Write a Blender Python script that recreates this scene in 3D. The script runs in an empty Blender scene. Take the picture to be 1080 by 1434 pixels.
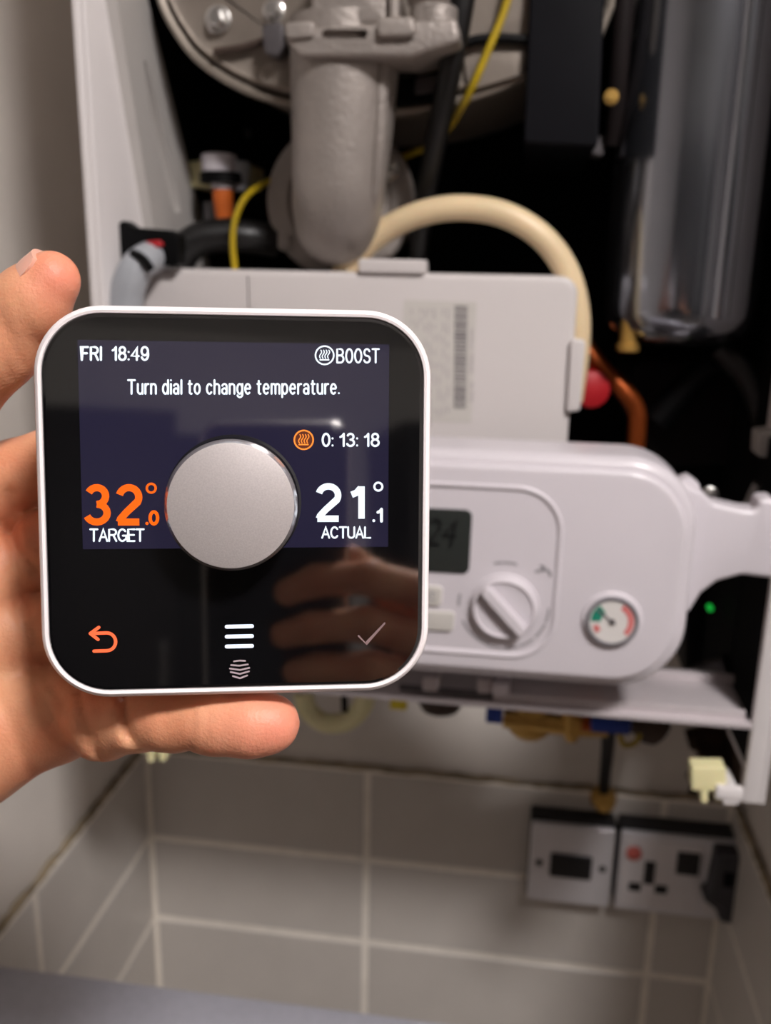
import bpy, bmesh, math, random
import numpy as np
from mathutils import Vector, Matrix
random.seed(7)
scene = bpy.context.scene
col = scene.collection
V = Vector

# ---------------------------------------------------------------- camera
F_PX, PITCH, YAW, ROLL = 1281.4, -.262548, -.1398, .017838
D_WALL = .87                                   # camera to back wall, metres
CAM = V((0, -D_WALL, 1.5))
fw = V((math.sin(YAW)*math.cos(PITCH), math.cos(YAW)*math.cos(PITCH), math.sin(PITCH)))
rt0 = V((math.cos(YAW), -math.sin(YAW), 0)); up0 = rt0.cross(fw)
rt = rt0*math.cos(ROLL) + up0*math.sin(ROLL)
up = -rt0*math.sin(ROLL) + up0*math.cos(ROLL)
cd = bpy.data.cameras.new('camera'); cam = bpy.data.objects.new('camera', cd); col.objects.link(cam)
cam.matrix_world = Matrix(((rt.x, up.x, -fw.x, CAM.x), (rt.y, up.y, -fw.y, CAM.y), (rt.z, up.z, -fw.z, CAM.z), (0, 0, 0, 1)))
cd.sensor_fit = 'VERTICAL'; cd.sensor_height = 36; cd.lens = F_PX/1434*36
cd.clip_start = .005; cd.clip_end = 50
cd.dof.use_dof = True; cd.dof.focus_distance = .222; cd.dof.aperture_fstop = cd.lens/1000/.0025
scene.camera = cam

# ---------------------------------------------------------------- world, exposure
w = bpy.data.worlds.new('world'); scene.world = w; w.use_nodes = True
w.node_tree.nodes['Background'].inputs[0].default_value = (0, 0, 0, 1)
w.node_tree.nodes['Background'].inputs[1].default_value = 0
scene.view_settings.view_transform = 'Standard'; scene.view_settings.look = 'None'
scene.view_settings.gamma = 1; scene.view_settings.use_curve_mapping = False
scene.view_settings.exposure = 0.42
LAMP_POWER = 150.0

# ---------------------------------------------------------------- pixel helpers
def ray(px, py): return fw + rt*((px-540)/F_PX) - up*((py-717)/F_PX)
def PX(px, py, d):
    r = ray(px, py); return CAM + r*(d/r.y)
def PZ(px, py, wz):                            # at a distance along the optical axis
    return CAM + ray(px, py)*wz
def Y(d): return d - D_WALL

# ---------------------------------------------------------------- materials
def lin(c):
    c = c/255; return c/12.92 if c <= .04045 else ((c+.055)/1.055)**2.4
def srgb(r, g, b): return (lin(r), lin(g), lin(b), 1)
MATS = {}
def mat(name, rgb, rough=.5, metal=0, var=.06, scale=30, bump=0, bscale=200, coat=0, ior=1.45, emit=None, es=0, sss=0, trans=0):
    m = bpy.data.materials.new(name); m.use_nodes = True; MATS[name] = m
    nt = m.node_tree; b = nt.nodes['Principled BSDF']
    c = srgb(*rgb)
    tc = nt.nodes.new('ShaderNodeTexCoord')
    n = nt.nodes.new('ShaderNodeTexNoise'); n.inputs['Scale'].default_value = scale; n.inputs['Detail'].default_value = 4
    nt.links.new(tc.outputs['Object'], n.inputs['Vector'])
    r = nt.nodes.new('ShaderNodeValToRGB')
    r.color_ramp.elements[0].position = .3; r.color_ramp.elements[1].position = .7
    r.color_ramp.elements[0].color = tuple(x*(1-var) for x in c[:3])+(1,)
    r.color_ramp.elements[1].color = tuple(min(1, x*(1+var)) for x in c[:3])+(1,)
    nt.links.new(n.outputs['Fac'], r.inputs['Fac']); nt.links.new(r.outputs['Color'], b.inputs['Base Color'])
    b.inputs['Roughness'].default_value = rough; b.inputs['Metallic'].default_value = metal
    b.inputs['IOR'].default_value = ior
    b.inputs['Coat Weight'].default_value = coat; b.inputs['Coat Roughness'].default_value = .08
    if trans: b.inputs['Transmission Weight'].default_value = trans
    if emit: b.inputs['Emission Color'].default_value = srgb(*emit); b.inputs['Emission Strength'].default_value = es
    if sss:
        b.inputs['Subsurface Weight'].default_value = sss; b.inputs['Subsurface Radius'].default_value = (1, .35, .2); b.inputs['Subsurface Scale'].default_value = .004
    if bump:
        n2 = nt.nodes.new('ShaderNodeTexNoise'); n2.inputs['Scale'].default_value = bscale; n2.inputs['Detail'].default_value = 3
        nt.links.new(tc.outputs['Object'], n2.inputs['Vector'])
        bp = nt.nodes.new('ShaderNodeBump'); bp.inputs['Strength'].default_value = bump; bp.inputs['Distance'].default_value = .002
        nt.links.new(n2.outputs['Fac'], bp.inputs['Height']); nt.links.new(bp.outputs['Normal'], b.inputs['Normal'])
    return m
mat('plaster', (220, 213, 205), .85, var=.05, scale=12, bump=.25, bscale=60)
mat('room_white', (232, 229, 224), .8, var=.02, scale=4)
mat('room_ceiling', (236, 234, 230), .8, var=.02, scale=4)
mat('room_side', (218, 212, 208), .8, var=.03, scale=4)
mat('room_dark', (30, 24, 23), .6, var=.2, scale=6)
mat('grout', (248, 241, 230), .9, var=.06, scale=60, bump=.3, bscale=400)
mat('dirt', (150, 135, 112), .9, var=.35, scale=40, bump=.4, bscale=200)
mat('tile', (204, 198, 191), .32, var=.03, scale=18, bump=.05, bscale=40)
mat('hole', (120, 100, 86), .95, var=.3, scale=60, bump=.8, bscale=150)
mat('white_plastic', (208, 202, 207), .32, var=.012, scale=20, coat=.15)
mat('white_paint', (222, 217, 216), .4, var=.012, scale=20)
mat('grey_paint', (184, 180, 176), .5, var=.03, scale=20)
mat('box_plastic', (205, 199, 197), .42, var=.012, scale=15)
mat('button_grey', (196, 192, 186), .5, var=.02)
mat('print_grey', (150, 146, 150), .6, var=.04)
mat('print_soft', (182, 176, 175), .7, var=.08, scale=300)
mat('print_black', (128, 124, 124), .7, var=.1, scale=400)
mat('lcd', (46, 49, 47), .15, var=.05, coat=.2)
mat('lcd_digit', (14, 15, 16), .4)
mat('cast_metal', (156, 148, 142), .5, metal=.45, var=.1, scale=35, bump=.35, bscale=350)
mat('drum_metal', (150, 140, 130), .42, metal=.5, var=.1, scale=25, bump=.15, bscale=150)
mat('drum_rim', (156, 147, 136), .38, metal=.5, var=.08, scale=25)
mat('gasket', (70, 56, 48), .8, var=.2)
mat('bright_steel', (215, 212, 208), .25, metal=.9, var=.05)
mat('rail_metal', (196, 188, 190), .42, metal=.25, var=.06, scale=25)
mat('dark_metal', (92, 88, 90), .45, metal=.4, var=.1)
mat('black_plastic', (9, 9, 10), .5, var=.2, ior=1.2)
mat('black_back', (9, 9, 10), .8, var=.2, ior=1.2)
mat('navy_black', (15, 15, 19), .55, var=.15, ior=1.2)
mat('rubber', (15, 14, 14), .42, var=.15)
mat('brown_dark', (30, 25, 25), .6, var=.2, scale=15, ior=1.2)
mat('vessel_grey', (150, 153, 161), .17, metal=.95, var=.03, coat=.4)
mat('cream_hose', (226, 203, 164), .38, var=.06, scale=40, sss=.15)
mat('yellow_wire', (172, 146, 24), .4, var=.12, scale=60)
mat('copper', (158, 76, 32), .36, metal=.75, var=.15, scale=40)
mat('orange_plastic', (214, 106, 40), .45, var=.05)
mat('red_plastic', (168, 26, 34), .45, var=.06)
mat('blue_plastic', (34, 62, 148), .45, var=.06)
mat('brass', (196, 156, 84), .38, metal=.7, var=.14, scale=60)
mat('grey_pipe', (160, 163, 168), .35, var=.04)
mat('cream_plastic', (234, 226, 176), .45, var=.04, sss=.1)
mat('yellow_plastic', (222, 200, 40), .45, var=.05)
mat('led_green', (20, 110, 40), .3, emit=(30, 200, 70), es=.45)
mat('chrome', (226, 225, 230), .28, metal=.4, var=.02)
mat('socket_black', (30, 29, 31), .45, var=.1)
mat('plug_grey', (58, 57, 62), .4, var=.15, scale=60)
mat('socket_white', (228, 224, 226), .35, var=.02)
mat('neon_red', (208, 104, 96), .35, var=.05)
mat('gauge_face', (214, 210, 206), .4, var=.02)
mat('gauge_green', (30, 128, 104), .5)
mat('gauge_red', (206, 118, 116), .5)
mat('gauge_ring', (142, 140, 146), .3, metal=.5)
mat('worktop', (172, 172, 182), .42, var=.05, scale=200, bump=.05, bscale=500)
mat('cabinet', (120, 116, 112), .6, var=.05)
mat('floor', (110, 100, 92), .5, var=.1, scale=8)
mat('stat_white', (240, 232, 232), .35, var=.008)
mat('stat_glass', (10, 10, 12), .045, var=.02, ior=2.35)
mat('stat_lit', (11, 10, 15), .045, var=.02, ior=2.35, emit=(60, 55, 88), es=.26)
mat('dial_metal', (176, 169, 167), .5, metal=.3, var=.07, scale=2600, bump=.06, bscale=4000)
mat('dial_rim', (212, 206, 206), .22, metal=.8, var=.02)
mat('dial_dark', (16, 16, 22), .2, var=.02)
mat('text_white', (8, 8, 8), .4, emit=(228, 242, 252), es=1.05)
mat('text_orange', (8, 8, 8), .4, emit=(255, 98, 6), es=.95)
mat('icon_fill', (8, 8, 8), .4, emit=(120, 48, 14), es=.5)
mat('icon_orange', (8, 8, 8), .4, emit=(255, 138, 48), es=1.0)
mat('icon_red', (8, 8, 8), .4, emit=(255, 104, 62), es=1.05)
mat('icon_white', (8, 8, 8), .4, emit=(226, 236, 255), es=1.25)
mat('logo_grey', (176, 160, 166), .4)
mat('tick_grey', (136, 112, 112), .4)
mat('phone_black', (14, 14, 16), .25, coat=.3)
mat('sleeve', (40, 42, 52), .9, var=.15, scale=200, bump=.5, bscale=500)
mat('nail', (228, 172, 152), .28, var=.03, sss=.2)
mat('lamp_base', (235, 235, 235), .4)
mat('diffuser', (250, 246, 240), .4, emit=(255, 249, 248), es=LAMP_POWER)
# skin: tone patches + fine creases
m = mat('skin', (226, 172, 146), .48, var=.05, scale=60, bump=.15, bscale=1100, sss=.25)
nt = m.node_tree; b = nt.nodes['Principled BSDF']
rampn = [x for x in nt.nodes if x.type == 'VALTORGB'][0]
rampn.color_ramp.elements[0].color = srgb(204, 128, 94); rampn.color_ramp.elements[1].color = srgb(226, 170, 132)
[x for x in nt.nodes if x.type == 'TEX_NOISE'][0].inputs['Scale'].default_value = 38

# ---------------------------------------------------------------- objects
ORG = {}
def link_mesh(name, verts, faces, material, parent=None, smooth=True, angle=35):
    o0 = ORG[parent.name] if parent else None
    verts = [V(v) for v in verts]
    if parent is None:
        lo = V((min(v.x for v in verts), min(v.y for v in verts), min(v.z for v in verts)))
        hi = V((max(v.x for v in verts), max(v.y for v in verts), max(v.z for v in verts)))
        o0 = V(((lo.x+hi.x)/2, (lo.y+hi.y)/2, lo.z))
    me = bpy.data.meshes.new(name)
    me.from_pydata([tuple(v-o0) for v in verts], [], [tuple(f) for f in faces])
    bm = bmesh.new(); bm.from_mesh(me)
    bmesh.ops.recalc_face_normals(bm, faces=bm.faces); bm.to_mesh(me); bm.free()
    if smooth:
        me.shade_smooth()
        me.set_sharp_from_angle(angle=math.radians(angle))
    me.materials.append(MATS[material])
    o = bpy.data.objects.new(name, me); col.objects.link(o)
    if parent: o.parent = parent
    else: o.location = o0
    ORG[o.name] = o0
    return o
def tag(o, label=None, cat=None, group=None, kind=None):
    if label: o['label'] = label
    if cat: o['category'] = cat
    if group: o['group'] = group
    if kind: o['kind'] = kind
    return o
def thing(name, loc, label, cat, group=None):
    o = bpy.data.objects.new(name, None); col.objects.link(o); o.location = loc; o.empty_display_size = .02
    ORG[o.name] = V(loc); return tag(o, label, cat, group)

# ---------------------------------------------------------------- shape builders (return verts, faces)
def join(*ms):
    vs, fs = [], []
    for v, f in ms:
        k = len(vs); vs += list(v); fs += [tuple(i+k for i in q) for q in f]
    return vs, fs
def box(lo, hi, r=0, seg=2):
    bm = bmesh.new(); bmesh.ops.create_cube(bm, size=1)
    lo, hi = V(lo), V(hi)
    for v in bm.verts: v.co = V([(lo[i]+hi[i])/2 + v.co[i]*(hi[i]-lo[i]) for i in range(3)])
    if r: bmesh.ops.bevel(bm, geom=bm.edges[:], offset=r, segments=seg, profile=.5, affect='EDGES')
    bm.verts.index_update()
    out = ([v.co.copy() for v in bm.verts], [[v.index for v in f.verts] for f in bm.faces]); bm.free(); return out
def area2(p): return sum(p[i][0]*p[(i+1) % len(p)][1]-p[(i+1) % len(p)][0]*p[i][1] for i in range(len(p)))
def fillet(p, r, n=7):
    if area2(p) < 0: p = p[::-1]; r = r[::-1] if hasattr(r, '__len__') else r
    out = []; N = len(p)
    for i in range(N):
        ri = r[i] if hasattr(r, '__len__') else r
        a, b_, c = V(p[i-1]), V(p[i]), V(p[(i+1) % N])
        if ri <= 1e-6: out.append(b_); continue
        u = (a-b_); v = (c-b_); lu, lv = u.length, v.length; u.normalize(); v.normalize()
        ang = u.angle(v); t = min(ri/math.tan(ang/2), lu*.49, lv*.49); rr = t*math.tan(ang/2)
        bis = (u+v).normalized(); cen = b_+bis*(rr/math.sin(ang/2))
        s = b_+u*t-cen; e = b_+v*t-cen
        a0 = math.atan2(s.y, s.x); a1 = math.atan2(e.y, e.x); da = (a1-a0+math.pi) % (2*math.pi)-math.pi
        for k in range(n+1):
            q = a0+da*k/n; out.append(cen+V((math.cos(q), math.sin(q)))*rr)
    return out
def offset(p, d):                               # CCW polygon, inward by d
    out = []; N = len(p)
    for i in range(N):
        a, b_, c = p[i-1], p[i], p[(i+1) % N]
        n1 = V((-(b_-a).y, (b_-a).x)); n2 = V((-(c-b_).y, (c-b_).x))
        if n1.length < 1e-9: n1 = n2
        if n2.length < 1e-9: n2 = n1
        n1.normalize(); n2.normalize(); m_ = n1+n2
        m_ = m_/max(m_.length_squared/2, .3)
        out.append(b_+m_*d)
    return out
def loft(rings, frame, cap0=True, cap1=True):   # rings: list of (2-D polygon, depth); frame(u,v,depth) -> point
    vs, fs = [], []; n = len(rings[0][0])
    for p, h in rings: vs += [frame(q[0], q[1], h) for q in p]
    for k in range(len(rings)-1):
        for i in range(n):
            j = (i+1) % n; fs.append((k*n+i, k*n+j, (k+1)*n+j, (k+1)*n+i))
    if cap0: fs.append(tuple(range(n))[::-1])
    if cap1: fs.append(tuple(range((len(rings)-1)*n, len(rings)*n)))
    return vs, fs
XZ = lambda u, v, h: V((u, h, v))
def prism(p, y0, y1, r=0, frame=XZ, seg=4):     # p CCW outline; front at y0 (rounded by r), back at y1
    if area2(p) < 0: p = p[::-1]
    p = [V((q[0], q[1])) for q in p]
    rings = []; s = 1 if y1 > y0 else -1
    if r:
        for k in range(seg+1):
            a = math.pi/2*k/seg; rings.append((offset(p, r*(1-math.sin(a))), y0+s*r*(1-math.cos(a))))
    else: rings.append((p, y0))
    rings.append((p, y1))
    return loft(rings, frame)
def rrect(x0, x1, z0, z1, r, n=7): return fillet([(x0, z0), (x1, z0), (x1, z1), (x0, z1)], r, n)
def outl(pts, d): return [(q.x, q.z) for q in (PX(a, b_, d) for a, b_ in pts)]
def catmull(pts, n=8):
    P = [V(p) for p in pts]; P = [2*P[0]-P[1]]+P+[2*P[-1]-P[-2]]; out = []
    for i in range(1, len(P)-2):
        for k in range(n):
            t = k/n; a, b_, c, d = P[i-1], P[i], P[i+1], P[i+2]
            out.append(.5*((2*b_)+(c-a)*t+(2*a-5*b_+4*c-d)*t*t+(3*b_-a-3*c+d)*t**3))
    out.append(P[-2]); return out
def tube(pts, r, seg=14, sm=8, caps=True, roundend=0):
    P = catmull(pts, sm) if sm else [V(p) for p in pts]; n = len(P)
    def rad(i):
        if hasattr(r, '__len__'):
            t = i/(n-1)*(len(r)-1); k = min(int(t), len(r)-2); return r[k]+(r[k+1]-r[k])*(t-k)
        return r
    T0 = (P[1]-P[0]).normalized(); N = T0.orthogonal().normalized(); vs = []; fs = []
    for i in range(n):
        T = (P[min(i+1, n-1)]-P[max(i-1, 0)]).normalized()
        N = (N-T*N.dot(T)).normalized(); B = T.cross(N)
        for k in range(seg):
            a = 2*math.pi*k/seg; vs.append(P[i]+(N*math.cos(a)+B*math.sin(a))*rad(i))
    for i in range(n-1):
        for k in range(seg):
            j = (k+1) % seg; fs.append((i*seg+k, i*seg+j, (i+1)*seg+j, (i+1)*seg+k))
    if caps: fs.append(tuple(range(seg))[::-1]); fs.append(tuple(range((n-1)*seg, n*seg)))
    return vs, fs
def lathe(c, axis, prof, seg=32):               # prof: [(along axis, radius)]
    A = V(axis).normalized(); N = A.orthogonal().normalized(); B = A.cross(N); vs, fs = [], []; c = V(c)
    for h, r in prof:
        for k in range(seg):
            a = 2*math.pi*k/seg; vs.append(c+A*h+(N*math.cos(a)+B*math.sin(a))*max(r, 1e-5))
    for i in range(len(prof)-1):
        for k in range(seg):
            j = (k+1) % seg; fs.append((i*seg+k, i*seg+j, (i+1)*seg+j, (i+1)*seg+k))
    fs.append(tuple(range(seg))[::-1]); fs.append(tuple(range((len(prof)-1)*seg, len(prof)*seg)))
    return vs, fs
def stroke2(pts, wd, capn=5):                   # 2-D polyline -> closed CCW-ish strip quads with round ends
    P = [V(p) for p in pts]; vs, fs = [], []
    L, R_ = [], []
    for i in range(len(P)):
        a = P[max(i-1, 0)]; c = P[min(i+1, len(P)-1)]
        t = (c-a).normalized(); n = V((-t.y, t.x)); k = 1
        if 0 < i < len(P)-1:
            t1 = (P[i]-a).normalized(); k = 1/max(.5, abs(t.dot(t1)))
        L.append(P[i]+n*wd/2*k); R_.append(P[i]-n*wd/2*k)
    vs = L+R_; n = len(P)
    fs = [(i, i+1, n+i+1, n+i) for i in range(n-1)]
    if capn == 0: return vs, fs
    for end, s in ((0, -1), (n-1, 1)):
        t = (P[1]-P[0]).normalized() if end == 0 else (P[-1]-P[-2]).normalized(); nn = V((-t.y, t.x))
        k0 = len(vs); vs.append(P[end])
        for k in range(capn+1):
            a = math.pi*k/capn; vs.append(P[end]+nn*math.cos(a)*wd/2+t*s*math.sin(a)*wd/2)
        fs += [(k0, k0+1+k, k0+2+k) for k in range(capn)]
    return vs, fs
def circ(cx, cy, r, n=28, a0=0, a1=2*math.pi): return [(cx+r*math.cos(a0+(a1-a0)*k/n), cy+r*math.sin(a0+(a1-a0)*k/n)) for k in range(n+1)]
def text2(s, italic=0, bold=0):
    c = bpy.data.curves.new('t', 'FONT'); c.body = s; c.resolution_u = 4; c.shear = italic; c.offset = bold
    o = bpy.data.objects.new('t', c); col.objects.link(o)
    dg = bpy.context.evaluated_depsgraph_get(); dg.update()
    me = o.evaluated_get(dg).to_mesh()
    vs = [V((v.co.x, v.co.y)) for v in me.vertices]; fs = [tuple(p.vertices) for p in me.polygons]
    o.evaluated_get(dg).to_mesh_clear(); bpy.data.objects.remove(o); bpy.data.curves.remove(c)
    return vs, fs
def fit2(m, x0, y0, x1, y1):
    vs, fs = m; a = min(v.x for v in vs); b_ = max(v.x for v in vs); c = min(v.y for v in vs); d = max(v.y for v in vs)
    return [V((x0+(v.x-a)/(b_-a)*(x1-x0), y0+(v.y-c)/(d-c)*(y1-y0))) for v in vs], fs
def lift(m, frame, h): return [frame(v[0], v[1], h) for v in m[0]], m[1]

def carve(o, m, inner=None):                    # cut the closed shape m out of object o; cut faces may take another material
    me = bpy.data.meshes.new('cut'); me.from_pydata([tuple(V(v)-ORG[o.name]) for v in m[0]], [], [tuple(f) for f in m[1]])
    bm = bmesh.new(); bm.from_mesh(me); bmesh.ops.recalc_face_normals(bm, faces=bm.faces); bm.to_mesh(me); bm.free()
    c = bpy.data.objects.new('cut', me); col.objects.link(c); c.parent = o.parent; c.location = o.location
    if inner: o.data.materials.append(MATS[inner]); me.materials.append(o.data.materials[0]); me.materials.append(MATS[inner]); me.polygons.foreach_set('material_index', [1]*len(me.polygons))
    md = o.modifiers.new('cut', 'BOOLEAN'); md.operation = 'DIFFERENCE'; md.solver = 'EXACT'; md.object = c
    dg = bpy.context.evaluated_depsgraph_get(); dg.update()
    new = bpy.data.meshes.new_from_object(o.evaluated_get(dg)); o.modifiers.clear(); o.data = new; bpy.data.objects.remove(c)
    new.set_sharp_from_angle(angle=math.radians(35))

# ================================================================ SETTING
XL, XR = -.392, .247            # alcove side walls
ZT = CAM.z-.522                 # top of tiling
def plane_box(name, lo, hi, m): return tag(link_mesh(name, *box(lo, hi), m, smooth=False), kind='structure')
DA = .40                        # alcove opens into the room here
wall_back = plane_box('wall_back', (XL-.05, 0, 0), (XR+.05, .1, 2.45), 'plaster')
wall_left = plane_box('wall_left', (XL-.1, Y(DA), 0), (XL, 0, 2.45), 'plaster')
wall_right = plane_box('wall_right', (XR, Y(DA), 0), (XR+.1, 0, 2.45), 'plaster')
plane_box('wall_return_left', (-1.7, Y(DA), 0), (XL-.1, Y(DA)+.1, 2.45), 'room_white')
plane_box('wall_return_right', (XR+.1, Y(DA), 0), (1.7, Y(DA)+.1, 2.45), 'room_white')
plane_box('wall_room_left', (-1.8, -4.2, 0), (-1.7, Y(DA)+.1, 2.45), 'room_side')
plane_box('wall_room_right', (1.7, -4.2, 0), (1.8, Y(DA)+.1, 2.45), 'room_side')
plane_box('wall_rear', (-1.8, -4.3, 0), (1.8, -4.2, 2.45), 'room_white')
plane_box('floor', (-1.8, -4.3, -.1), (1.8, .1, 0), 'floor')
plane_box('ceiling', (-1.8, -4.3, 2.45), (1.8, .1, 2.55), 'room_ceiling')

# tiles: each one an object, grout bed recessed behind their faces
TH, GAP = .0075, .0066
def tile_mesh(a, b_, axis):
    r = .0012
    if axis == 'y': v, f = box((0, -TH, 0), (a, 0, b_), r, 1)
    else: v, f = box((0, 0, 0), (TH*axis, a, b_) if axis > 0 else (0, a, b_), r, 1) if axis > 0 else box((-TH, 0, 0), (0, a, b_), r, 1)
    me = bpy.data.meshes.new('tile'); me.from_pydata([tuple(x) for x in v], [], f)
    bm = bmesh.new(); bm.from_mesh(me); bmesh.ops.recalc_face_normals(bm, faces=bm.faces); bm.to_mesh(me); bm.free()
    me.materials.append(MATS['tile']); return me
rows = [(ZT-.110, ZT), (ZT-.2165, ZT-.110)]+[(ZT-.2165-.1065*(k+1), ZT-.2165-.1065*k) for k in range(4)]
def lay(wall, spans, axis, coord):
    cache = {}
    for (s0, s1) in spans:
        for (z0, z1) in rows:
            a = s1-s0-GAP; hh = z1-z0-GAP; key = (round(a, 5), round(hh, 5))
            if key not in cache: cache[key] = tile_mesh(a, hh, axis)
            o = bpy.data.objects.new('tile', cache[key]); col.objects.link(o); o.parent = wall
            p = V((s0+GAP/2, coord, z0+GAP/2)) if axis == 'y' else V((coord, s0+GAP/2, z0+GAP/2))
            o.location = p-ORG[wall.name]; ORG[o.name] = p
zb = rows[-1][0]
x1, x2 = PX(513, 1200, .862).x, PX(914, 1290, .862).x
y1 = Y(.623)
G = .0066
link_mesh('grout_bed', *box((XL, -G, zb), (XR, .002, ZT)), 'grout', wall_back, smooth=False)
link_mesh('grout_bed', *box((XL-.002, Y(DA)+.002, zb), (XL+G, -G, ZT)), 'grout', wall_left, smooth=False)
link_mesh('grout_bed', *box((XR-G, Y(DA)+.002, zb), (XR+.002, -G, ZT)), 'grout', wall_right, smooth=False)
lay(wall_back, [(XL+TH, x1), (x1, x2), (x2, XR-TH)], 'y', 0)
lay(wall_left, [(y1-.223, y1), (y1, -TH)], 1, XL)
lay(wall_right, [(y1-.223, y1), (y1, -TH)], -1, XR)
# dirty bead of old sealant along the top of the tiles
def bead(p0, p1, nrm, wall):
    n = 60; pts = []; rr = []
    for k in range(n+1):
        t = k/n; pts.append(V(p0).lerp(V(p1), t)+V((0, 0, random.uniform(-.0012, .0012)))); rr.append(random.uniform(.0025, .004))
    link_mesh('sealant_bead', *tube(pts, rr, 8, 0), 'dirt', wall)
bead((XL+.002, -.004, ZT+.002), (XR-.002, -.004, ZT+.002), 0, wall_back)
bead((XL+.004, Y(DA)+.02, ZT+.002), (XL+.004, -.005, ZT+.002), 0, wall_left)
bead((XR-.004, Y(DA)+.02, ZT+.002), (XR-.004, -.005, ZT+.002), 0, wall_right)
# ragged hole in the plaster at the right
hp = [(962, 1035), (958, 1022), (1000, 1012), (1060, 1010), (1085, 1020), (1085, 1112), (1040, 1118), (1000, 1116), (975, 1113), (962, 1112), (968, 1100), (960, 1085), (972, 1070), (978, 1055), (966, 1048)]
pp = [V(q) for q in outl(hp, D_WALL-.001)]
for q in pp: q.x = min(q.x, XR-.0005)
carve(wall_back, prism([tuple(q) for q in pp], -.02, .085), 'hole')

# made-up dark cupboards and door, out of view, shaping the reflections in the glass
for xa, xb, where in [(-1.65, -1.06, 'standing nearest the left room wall'), (-1.05, -.46, 'standing between two others'), (-.45, .30, 'standing beside the door, next to another cupboard'), (1.17, 1.69, 'standing alone between the door and the right room wall')]:
    t = thing('added_cupboard', ((xa+xb)/2, -4.0, 0), 'added unseen dark brown tall cupboard '+where, 'cupboard', 'added tall cupboards that darken the glass reflections')
    link_mesh('body', *box((xa, -4.19, 0), (xb, -3.7, 2.03), .004), 'room_dark', t)
    link_mesh('door', *box((xa+.003, -3.72, .1), (xb-.003, -3.68, 2.02), .003), 'room_dark', t)
    link_mesh('handle', *tube([(xb-.05, -3.68, 1.0), (xb-.05, -3.655, 1.02), (xb-.05, -3.655, 1.2), (xb-.05, -3.68, 1.22)], .006, 10, 4), 'bright_steel', t)
door = tag(link_mesh('added_door', *box((.28, -4.21, 0), (1.08, -4.17, 2.02), .003), 'room_dark'), kind='structure')  # added door with pale frame, only there for the glass to mirror
link_mesh('door_frame', *join(box((.20, -4.21, 0), (.28, -4.14, 2.1)), box((1.08, -4.21, 0), (1.16, -4.14, 2.1)), box((.28, -4.21, 2.02), (1.08, -4.14, 2.1))), 'room_white', door, smooth=False)
link_mesh('door_handle', *tube([(1.0, -4.17, 1.0), (1.0, -4.12, 1.0), (.9, -4.12, 1.0)], .009, 10, 3), 'brass', door)

# the one ceiling lamp, over the right shoulder of the photographer (its place read from the shadows)
def lamp(x, y, r, m, lab):
    t = thing('ceiling_lamp_offscreen', (x, y, 2.38), lab, 'lamp')
    link_mesh('base', *lathe((x, y, 2.45), (0, 0, -1), [(0, r*.9), (.02, r), (.03, r)], 40), 'lamp_base', t)
    link_mesh('diffuser', *lathe((x, y, 2.42), (0, 0, -1), [(0, r*.94), (.015, r*.94), (.03, r*.8), (.04, r*.45), (.043, .002)], 40), m, t)
lamp(.52, Y(-.45), .13, 'diffuser', 'round opal ceiling lamp above the spot before the boiler')

# ================================================================ WORKTOP
zs = CAM.z-.532
sxr = .055
wt = thing('shelf', ((XL+sxr)/2, Y(.51), zs-.012), 'grey shelf board against the left wall below the boiler', 'shelf')
link_mesh('board', *box((XL+.0078, Y(.472), zs-.012), (sxr, Y(.55), zs), .003), 'worktop', wt)
for yy in (.49, .53): link_mesh('bracket', *join(box((XL+.0078, Y(yy)-.008, zs-.05), (XL+.011, Y(yy)+.008, zs-.012)), box((XL+.0078, Y(yy)-.008, zs-.0155), (XL+.06, Y(yy)+.008, zs-.012))), 'dark_metal', wt, smooth=False)

# ================================================================ WALL SOCKETS
def plate_thing(name, px0, px1, label, cat):
    d = D_WALL-.034
    x0, x1_ = PX(px0[0], px0[1], d).x, PX(px1[0], px1[1], d).x
    return x0, x1_
zt_, zb_ = PX(800, 1158, .836).z, PX(797, 1256, .836).z
zm = (zt_+zb_)/2-.004
def back_box(t, x0, x1_, z0, z1): link_mesh('back_box', *prism(rrect(x0, x1_, z0, z1, .003), Y(.842), -TH+.0005, .001), 'socket_black', t)
H2 = .0455
sx0, sx1 = PX(742, 1200, .836).x, PX(858, 1215, .836).x
t = thing('fused_spur', ((sx0+sx1)/2, -TH, zm-H2), 'single chrome switch plate with black rocker beside the double socket', 'switch')
back_box(t, sx0-.001, sx1+.001, zm-H2-.001, zm+H2+.004)
link_mesh('plate', *prism(rrect(sx0, sx1, zm-H2, zm+H2, .003), Y(.836), Y(.8425), .0015), 'chrome', t)
cx = (sx0+sx1)/2
link_mesh('rocker', *prism(rrect(cx-.021, cx+.021, zm-.013, zm+.013, .002), Y(.8325), Y(.8365), .001), 'socket_black', t)
for s in (-1, 1):
    sc = link_mesh('screw', *lathe((cx+s*.032, Y(.8365), zm), (0, -1, 0), [(0, .0038), (.0012, .0036), (.0018, .0028)], 20), 'socket_black', t)
dx0, dx1 = PX(866, 1215, .836).x, PX(1062, 1240, .836).x
t = thing('double_socket', ((dx0+dx1)/2, -TH, zm-H2), 'double chrome socket outlet with white inserts beside the single plate', 'socket')
back_box(t, dx0-.001, dx1+.001, zm-H2-.001, zm+H2+.004)
link_mesh('plate', *prism(rrect(dx0, dx1, zm-H2, zm+H2, .003), Y(.836), Y(.8425), .0015), 'chrome', t)
wdt = dx1-dx0
def at(u, v): return dx0+u*wdt, zm+v*H2        # u 0..1, v -1..1
def patch(name, u0, u1, v0, v1, h, m, r=.0015):
    a, b_ = at(u0, v0); c, d = at(u1, v1)
    return link_mesh(name, *prism(rrect(a, c, b_, d, r), Y(.836-h), Y(.8365), min(.0008, h*.8)), m, t)
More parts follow.
